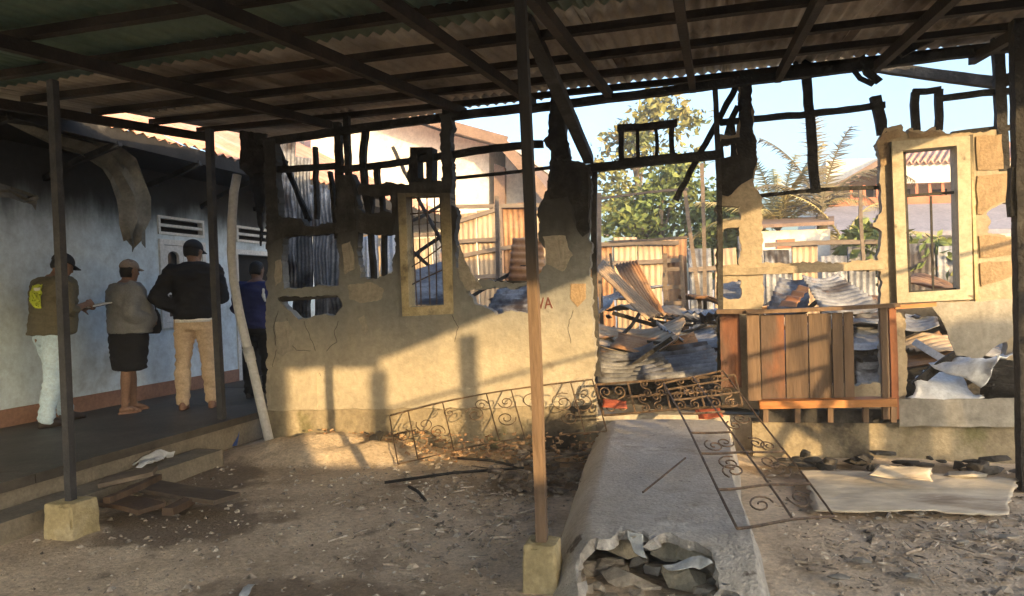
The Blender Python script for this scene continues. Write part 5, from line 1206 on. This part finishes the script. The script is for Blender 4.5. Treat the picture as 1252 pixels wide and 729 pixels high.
def arm(mb, sh, el, wr, s, infl=0.0, upto=1.0):
    sh, el, wr = Vector(sh), Vector(el), Vector(wr); w2 = el.lerp(wr, upto)
    mb.tube([sh, sh.lerp(el, .3), sh.lerp(el, .75), el, el.lerp(w2, .3), w2], [(.058 + infl) * s, (.052 + infl) * s, (.044 + infl) * s, (.041 + infl) * s, (.041 + infl) * s, (.028 + infl * .9) * s], 12, True)
def leg(mb, hp, kn, an, s, infl=0.0, z0=None):
    hp, kn, an = Vector(hp), Vector(kn), Vector(an)
    mb.tube([hp, hp.lerp(kn, .3), hp.lerp(kn, .75), kn, kn.lerp(an, .3), kn.lerp(an, .7), an], [(.088 + infl) * s, (.082 + infl) * s, (.062 + infl) * s, (.054 + infl) * s, (.057 + infl) * s, (.042 + infl * 1.2) * s, (.036 + infl * 1.5) * s], 14, True)

def facing(p, turn):          # side-on to the camera facing picture right, then turned (anticlockwise from above)
    d = Vector((p.x - CAM.x, p.y - CAM.y)).normalized(); f = Vector((d.y, -d.x)); return math.atan2(f.y, f.x) + turn

# ---- man writing, light jeans
p = G(66, 519, ZT); s_ = 1.70 / 1.70
pm = thing('person', 'person in olive vest with neon yellow shoulder patch and pale jeans, writing on a pad', 'person', (p.x, p.y, ZT), facing(p, R(28)))
s = s_
J = dict(lh=(0, .09 * s, .88 * s), rh=(0, -.09 * s, .88 * s), lk=(.12 * s, .12 * s, .47 * s), rk=(-.05 * s, -.11 * s, .47 * s), la=(.19 * s, .13 * s, .08 * s), ra=(-.13 * s, -.11 * s, .08 * s))
lsh, lel, lwr = (.05 * s, .19 * s, 1.36 * s), (.10 * s, .24 * s, 1.08 * s), (.34 * s, .10 * s, 1.12 * s)
rsh, rel, rwr = (.05 * s, -.19 * s, 1.36 * s), (.04 * s, -.25 * s, 1.09 * s), (.29 * s, -.12 * s, 1.16 * s)
hm = head_mtx((.14 * s, 0, 1.555 * s), R(22), R(-6))
def core(J, arms, hm, s, lean, belly=0, wide=1, feet=((.13, 0), (.13, 0)), curls=(.6, .6), hdir=None):
    mb = MB(); torso(mb, s, lean, 0, belly=belly, wide=wide)
    nb = Vector((lean * .5 * s, 0, 1.40 * s)); hc = hm.translation; mb.tube([nb, nb.lerp(hc, .6), hc + Vector((-.01, 0, 0))], [.062 * s, .055 * s, .052 * s], 12)
    head(mb, hm, s)
    for k, (sh, el, wr) in enumerate(arms):
        arm(mb, sh, el, wr, s); d = (Vector(wr) - Vector(el))
        hd = hdir[k] if hdir else (d, (0, 1 if k else -1, -.4)); hand(mb, Vector(wr), hd[0], hd[1], curls[k], s, 1 if k else -1)
    for a, b, c, ft in (('lh', 'lk', 'la', feet[0]), ('rh', 'rk', 'ra', feet[1])):
        leg(mb, J[a], J[b], J[c], s); an = Vector(J[c]); mb.tube([an + Vector((-.03 * s, 0, -.035 * s)), an + Vector((ft[0] * .5, ft[1] * .5, -.04 * s)), an + Vector((ft[0], ft[1], -.058 * s))], [.036 * s, .036 * s, .02 * s], 10, True)
    return mb
mb = core(J, [(lsh, lel, lwr), (rsh, rel, rwr)], hm, s, .10, .02, 1.05)
fuse(mb, 'body', 'skin', pm, .010, 2)
mb = MB(); torso(mb, s, .10, .05, z0=.86, z1=1.45, belly=.05, wide=1.15); vest_ = fuse(mb, 'vest', 'vest', pm, .012, 4)
mb = MB(); arm(mb, lsh, lel, lwr, s, .016, .35); fuse(mb, 'sleeve', 'vest', pm, .012, 3)
mb = MB(); arm(mb, rsh, rel, rwr, s, .018, .35); slv_ = fuse(mb, 'sleeve', 'vest', pm, .011, 3)
mb = MB(); mb.rings([(.02, 0, .78 * s, .12 * s, .17 * s), (0, 0, .9 * s, .128 * s, .182 * s), (0, 0, .97 * s, .122 * s, .176 * s)], 22)
for a, b, c in (('lh', 'lk', 'la'), ('rh', 'rk', 'ra')): leg(mb, J[a], J[b], Vector(J[c]) + Vector((0, 0, .0)), s, .022)
fuse(mb, 'trousers', 'jeans', pm, .014, 3)
def panel_from(objs, ok, off, name, mt, parent):
    mb = MB()
    for o in objs:
        me = o.data; nr = {v.index: v.normal.copy() for v in me.vertices}
        for f in me.polygons:
            if ok(f.center) : mb.add([me.vertices[i].co + nr[i] * off for i in f.vertices], [tuple(range(len(f.vertices)))])
    o = mb.build(name, mt, parent, smooth=True, local=True)
    bmw = bmesh.new(); bmw.from_mesh(o.data); bmesh.ops.remove_doubles(bmw, verts=bmw.verts, dist=.002); bmw.to_mesh(o.data); bmw.free(); o.data.shade_smooth()
    return o
panel_from([vest_], lambda c: (1.13 + max(0, c.y + .06) * .8) * s < c.z < 1.35 * s and -.125 * s < c.y < .03 * s + (1.3 - c.z) * .12 and c.x < -.02, .016, 'reflective_patch', 'neon', pm)
panel_from([vest_], lambda c: 1.30 * s < c.z < 1.325 * s and -.115 * s < c.y < -.03 * s and c.x < -.02, .022, 'reflective_strip', 'paper', pm)
hairpart(pm, s, hm); cap(pm, 'cap_black', s, hm)
for k in ('la', 'ra'): shoe(pm, J[k], (J[k][0] + .1, J[k][1], 0), s, 'leather')
nr = pm.rotation_euler.z
def at_local(root, q): return Vector(root.location) + Matrix.Rotation(root.rotation_euler.z, 3, 'Z') @ Vector(q)
c = at_local(pm, (.45 * s, .0, 1.135 * s))
note = thing('writing_pad', 'white writing pad held by the person in pale jeans', 'pad', c, nr)
mb = MB(); mb.box((-.13, -.09, .006), (.13, .09, .018)); o = mb.build('sheets', 'paper', note, local=True); o.rotation_euler = (0, R(-10), 0)
mb = MB(); mb.box((-.135, -.095, 0), (.135, .095, .005)); o = mb.build('backing_board', 'leather', note, local=True); o.rotation_euler = (0, R(-10), 0)

# ---- woman in grey jacket
p = G(158, 504, ZT); s = 1.63 / 1.70
pf = thing('person', 'person in tan cap, grey jacket and black knee-length skirt standing by the blue wall', 'person', (p.x, p.y, ZT), facing(p, R(22)))
J = dict(lh=(0, .08 * s, .88 * s), rh=(0, -.08 * s, .88 * s), lk=(.07 * s, .09 * s, .47 * s), rk=(-.05 * s, -.09 * s, .47 * s), la=(.09 * s, .10 * s, .08 * s), ra=(-.08 * s, -.09 * s, .08 * s))
lsh, lel, lwr = (0, .2 * s, 1.36 * s), (.06 * s, .26 * s, 1.06 * s), (.28 * s, .16 * s, 1.0 * s)
rsh, rel, rwr = (0, -.2 * s, 1.36 * s), (-.06 * s, -.27 * s, 1.07 * s), (.16 * s, -.2 * s, 1.02 * s)
hm = head_mtx((.06 * s, 0, 1.575 * s), R(6), R(8))
mb = core(J, [(lsh, lel, lwr), (rsh, rel, rwr)], hm, s, .02, .12, 1.3, curls=(.9, .9))
fuse(mb, 'body', 'skin', pf, .010, 2)
mb = MB(); torso(mb, s, .02, .045, z0=.9, z1=1.45, belly=.15, wide=1.38); arm(mb, lsh, lel, lwr, s, .03, .95); arm(mb, rsh, rel, rwr, s, .034, .95)
mb.rings([(.04, 0, .88 * s, .215 * s, .27 * s), (.04, 0, 1.0 * s, .215 * s, .265 * s)], 22); fuse(mb, 'jacket', 'grey_cloth', pf, .016, 4)
mb = MB(); mb.rings([(.02, 0, .47 * s, .16 * s, .2 * s), (.02, 0, .6 * s, .175 * s, .215 * s), (.02, 0, .78 * s, .19 * s, .235 * s), (.02, 0, .95 * s, .185 * s, .23 * s)], 24); fuse(mb, 'skirt', 'black_cloth', pf, .014, 3)
hairpart(pf, s, hm, -.085); cap(pf, 'cap_tan', s, hm, bill=.07)
for k in ('la', 'ra'):
    mb = MB(); a = Vector(J[k]); mb.rings([(a.x + .05 * s, a.y, .0, .125 * s, .045 * s), (a.x + .05 * s, a.y, .018, .125 * s, .045 * s)], 18); sd_ = mb.build('sandal', 'sandal', pf, local=True)
    mb = MB(); mb.tube([(a.x + .08 * s, a.y - .045 * s, .015), (a.x + .08 * s, a.y, .06 * s), (a.x + .08 * s, a.y + .045 * s, .015)], .012, 6); mb.build('strap', 'sandal', sd_, local=True)
c = at_local(pf, (.30 * s, .02, 1.0 * s)); mb = MB()
mb.rings([(0, 0, -.14, .05, .12), (0, 0, -.1, .075, .14), (0, 0, .06, .065, .13), (0, 0, .12, .03, .11)], 18)
bg_ = thing('handbag', 'dark handbag held in front of the person in the grey jacket', 'bag', c, pf.rotation_euler.z)
mb.build('bag_body', 'black_cloth', bg_, smooth=True, local=True)
mb = MB(); mb.tube([(0, -.09, .1), (0, -.06, .22), (0, 0, .26), (0, .06, .22), (0, .09, .1)], .008, 6); mb.build('handle', 'leather', bg_, local=True)

# ---- man in black jacket and khaki trousers, back to us
p = G(243, 499, ZT); s = 1.83 / 1.70
pk = thing('person', 'person in black jacket and khaki trousers seen from behind, hand on hip', 'person', (p.x, p.y, ZT), facing(p, R(82)))
J = dict(lh=(0, .09 * s, .88 * s), rh=(0, -.09 * s, .88 * s), lk=(.0, .13 * s, .47 * s), rk=(.01, -.11 * s, .47 * s), la=(-.02 * s, .14 * s, .08 * s), ra=(-.01 * s, -.13 * s, .08 * s))
lsh, lel, lwr = (0, .19 * s, 1.37 * s), (-.03 * s, .36 * s, 1.12 * s), (-.05 * s, .15 * s, .99 * s)
rsh, rel, rwr = (0, -.19 * s, 1.37 * s), (.05 * s, -.25 * s, 1.1 * s), (.25 * s, -.12 * s, 1.12 * s)
hm = head_mtx((.04 * s, 0, 1.575 * s), R(10), R(-30))
mb = core(J, [(lsh, lel, lwr), (rsh, rel, rwr)], hm, s, 0, .01, 1.05, feet=((.13, .03), (.13, -.02)))
fuse(mb, 'body', 'skin', pk, .010, 2)
mb = MB(); torso(mb, s, 0, .034, z0=.92, z1=1.47, belly=.01, wide=1.08); arm(mb, lsh, lel, lwr, s, .032, .9); arm(mb, rsh, rel, rwr, s, .03, .95)
mb.rings([(0, 0, .90 * s, .15 * s, .205 * s), (0, 0, 1.0 * s, .145 * s, .2 * s)], 22); fuse(mb, 'jacket', 'black_cloth', pk, .015, 4)
mb = MB(); mb.rings([(0, 0, .865 * s, .146 * s, .2 * s), (0, 0, .91 * s, .142 * s, .198 * s)], 22); mb.build('shirt_hem', 'paper', pk, smooth=True, local=True)
mb = MB(); mb.rings([(0, 0, .79 * s, .125 * s, .18 * s), (0, 0, .88 * s, .135 * s, .19 * s), (0, 0, .95 * s, .125 * s, .182 * s)], 22)
for a, b, c in (('lh', 'lk', 'la'), ('rh', 'rk', 'ra')): leg(mb, J[a], J[b], J[c], s, .016)
fuse(mb, 'trousers', 'khaki', pk, .012, 3)
hairpart(pk, s, hm); cap(pk, 'cap_black', s, hm)
for k in ('la', 'ra'): shoe(pk, J[k], (J[k][0] + .1, J[k][1], 0), s, 'sandal')

# ---- man in navy shirt, mostly behind the pipe
p = G(318, 486, ZT); s = 1.62 / 1.70
pn = thing('person', 'person in navy blue shirt seen from behind beyond the drain pipe', 'person', (p.x, p.y, ZT), facing(p, R(70)))
J = dict(lh=(0, .09 * s, .88 * s), rh=(0, -.09 * s, .88 * s), lk=(.0, .11 * s, .47 * s), rk=(.02, -.1 * s, .47 * s), la=(-.02 * s, .12 * s, .08 * s), ra=(.02 * s, -.1 * s, .08 * s))
lsh, lel, lwr = (0, .19 * s, 1.36 * s), (.02 * s, .27 * s, 1.1 * s), (.22 * s, .22 * s, 1.08 * s)
rsh, rel, rwr = (0, -.19 * s, 1.36 * s), (.04 * s, -.24 * s, 1.08 * s), (.26 * s, -.12 * s, 1.1 * s)
hm = head_mtx((.05 * s, 0, 1.57 * s), R(12), R(-20))
mb = core(J, [(lsh, lel, lwr), (rsh, rel, rwr)], hm, s, .03); fuse(mb, 'body', 'skin', pn, .010, 2)
mb = MB(); torso(mb, s, .03, .03, z0=.9, z1=1.45); arm(mb, lsh, lel, lwr, s, .026, .95); arm(mb, rsh, rel, rwr, s, .026, .6)
mb.rings([(0, 0, .86 * s, .145 * s, .2 * s), (0, 0, .98 * s, .14 * s, .195 * s)], 22); fuse(mb, 'shirt', 'navy', pn, .015, 4)
mb = MB(); mb.tube([(-.085 * s, -.12 * s, 1.36 * s), (-.12 * s, -.13 * s, 1.25 * s), (-.125 * s, -.15 * s, 1.19 * s)], [.02, .022, .012], 8, True); mb.build('shirt_stripe', 'paper', pn, smooth=True, local=True)
mb = MB(); mb.rings([(0, 0, .79 * s, .125 * s, .18 * s), (0, 0, .9 * s, .13 * s, .185 * s)], 22)
for a, b, c in (('lh', 'lk', 'la'), ('rh', 'rk', 'ra')): leg(mb, J[a], J[b], J[c], s, .018)
fuse(mb, 'trousers', 'black_cloth', pn, .014, 3)
hairpart(pn, s, hm)
for k in ('la', 'ra'): shoe(pn, J[k], (J[k][0] + .1, J[k][1], 0), s, 'leather')

# ------------------------------------------------------------------ thin smoke and dust in the air
hz = MB(); hz.box((-40, -14, -1.2), (40, 45, 9.5))
ho = hz.build('haze', 'dark_void', local=True, kind='stuff')
hm_ = bpy.data.materials.new('haze_air'); hm_.use_nodes = True; hn = hm_.node_tree
hn.nodes.remove(hn.nodes['Principled BSDF']); pv_ = hn.nodes.new('ShaderNodeVolumePrincipled')
pv_.inputs['Color'].default_value = (.9, .9, .9, 1); pv_.inputs['Density'].default_value = .006; pv_.inputs['Anisotropy'].default_value = .2
hn.links.new(pv_.outputs[0], hn.nodes['Material Output'].inputs['Volume'])
ho.data.materials.clear(); ho.data.materials.append(hm_)
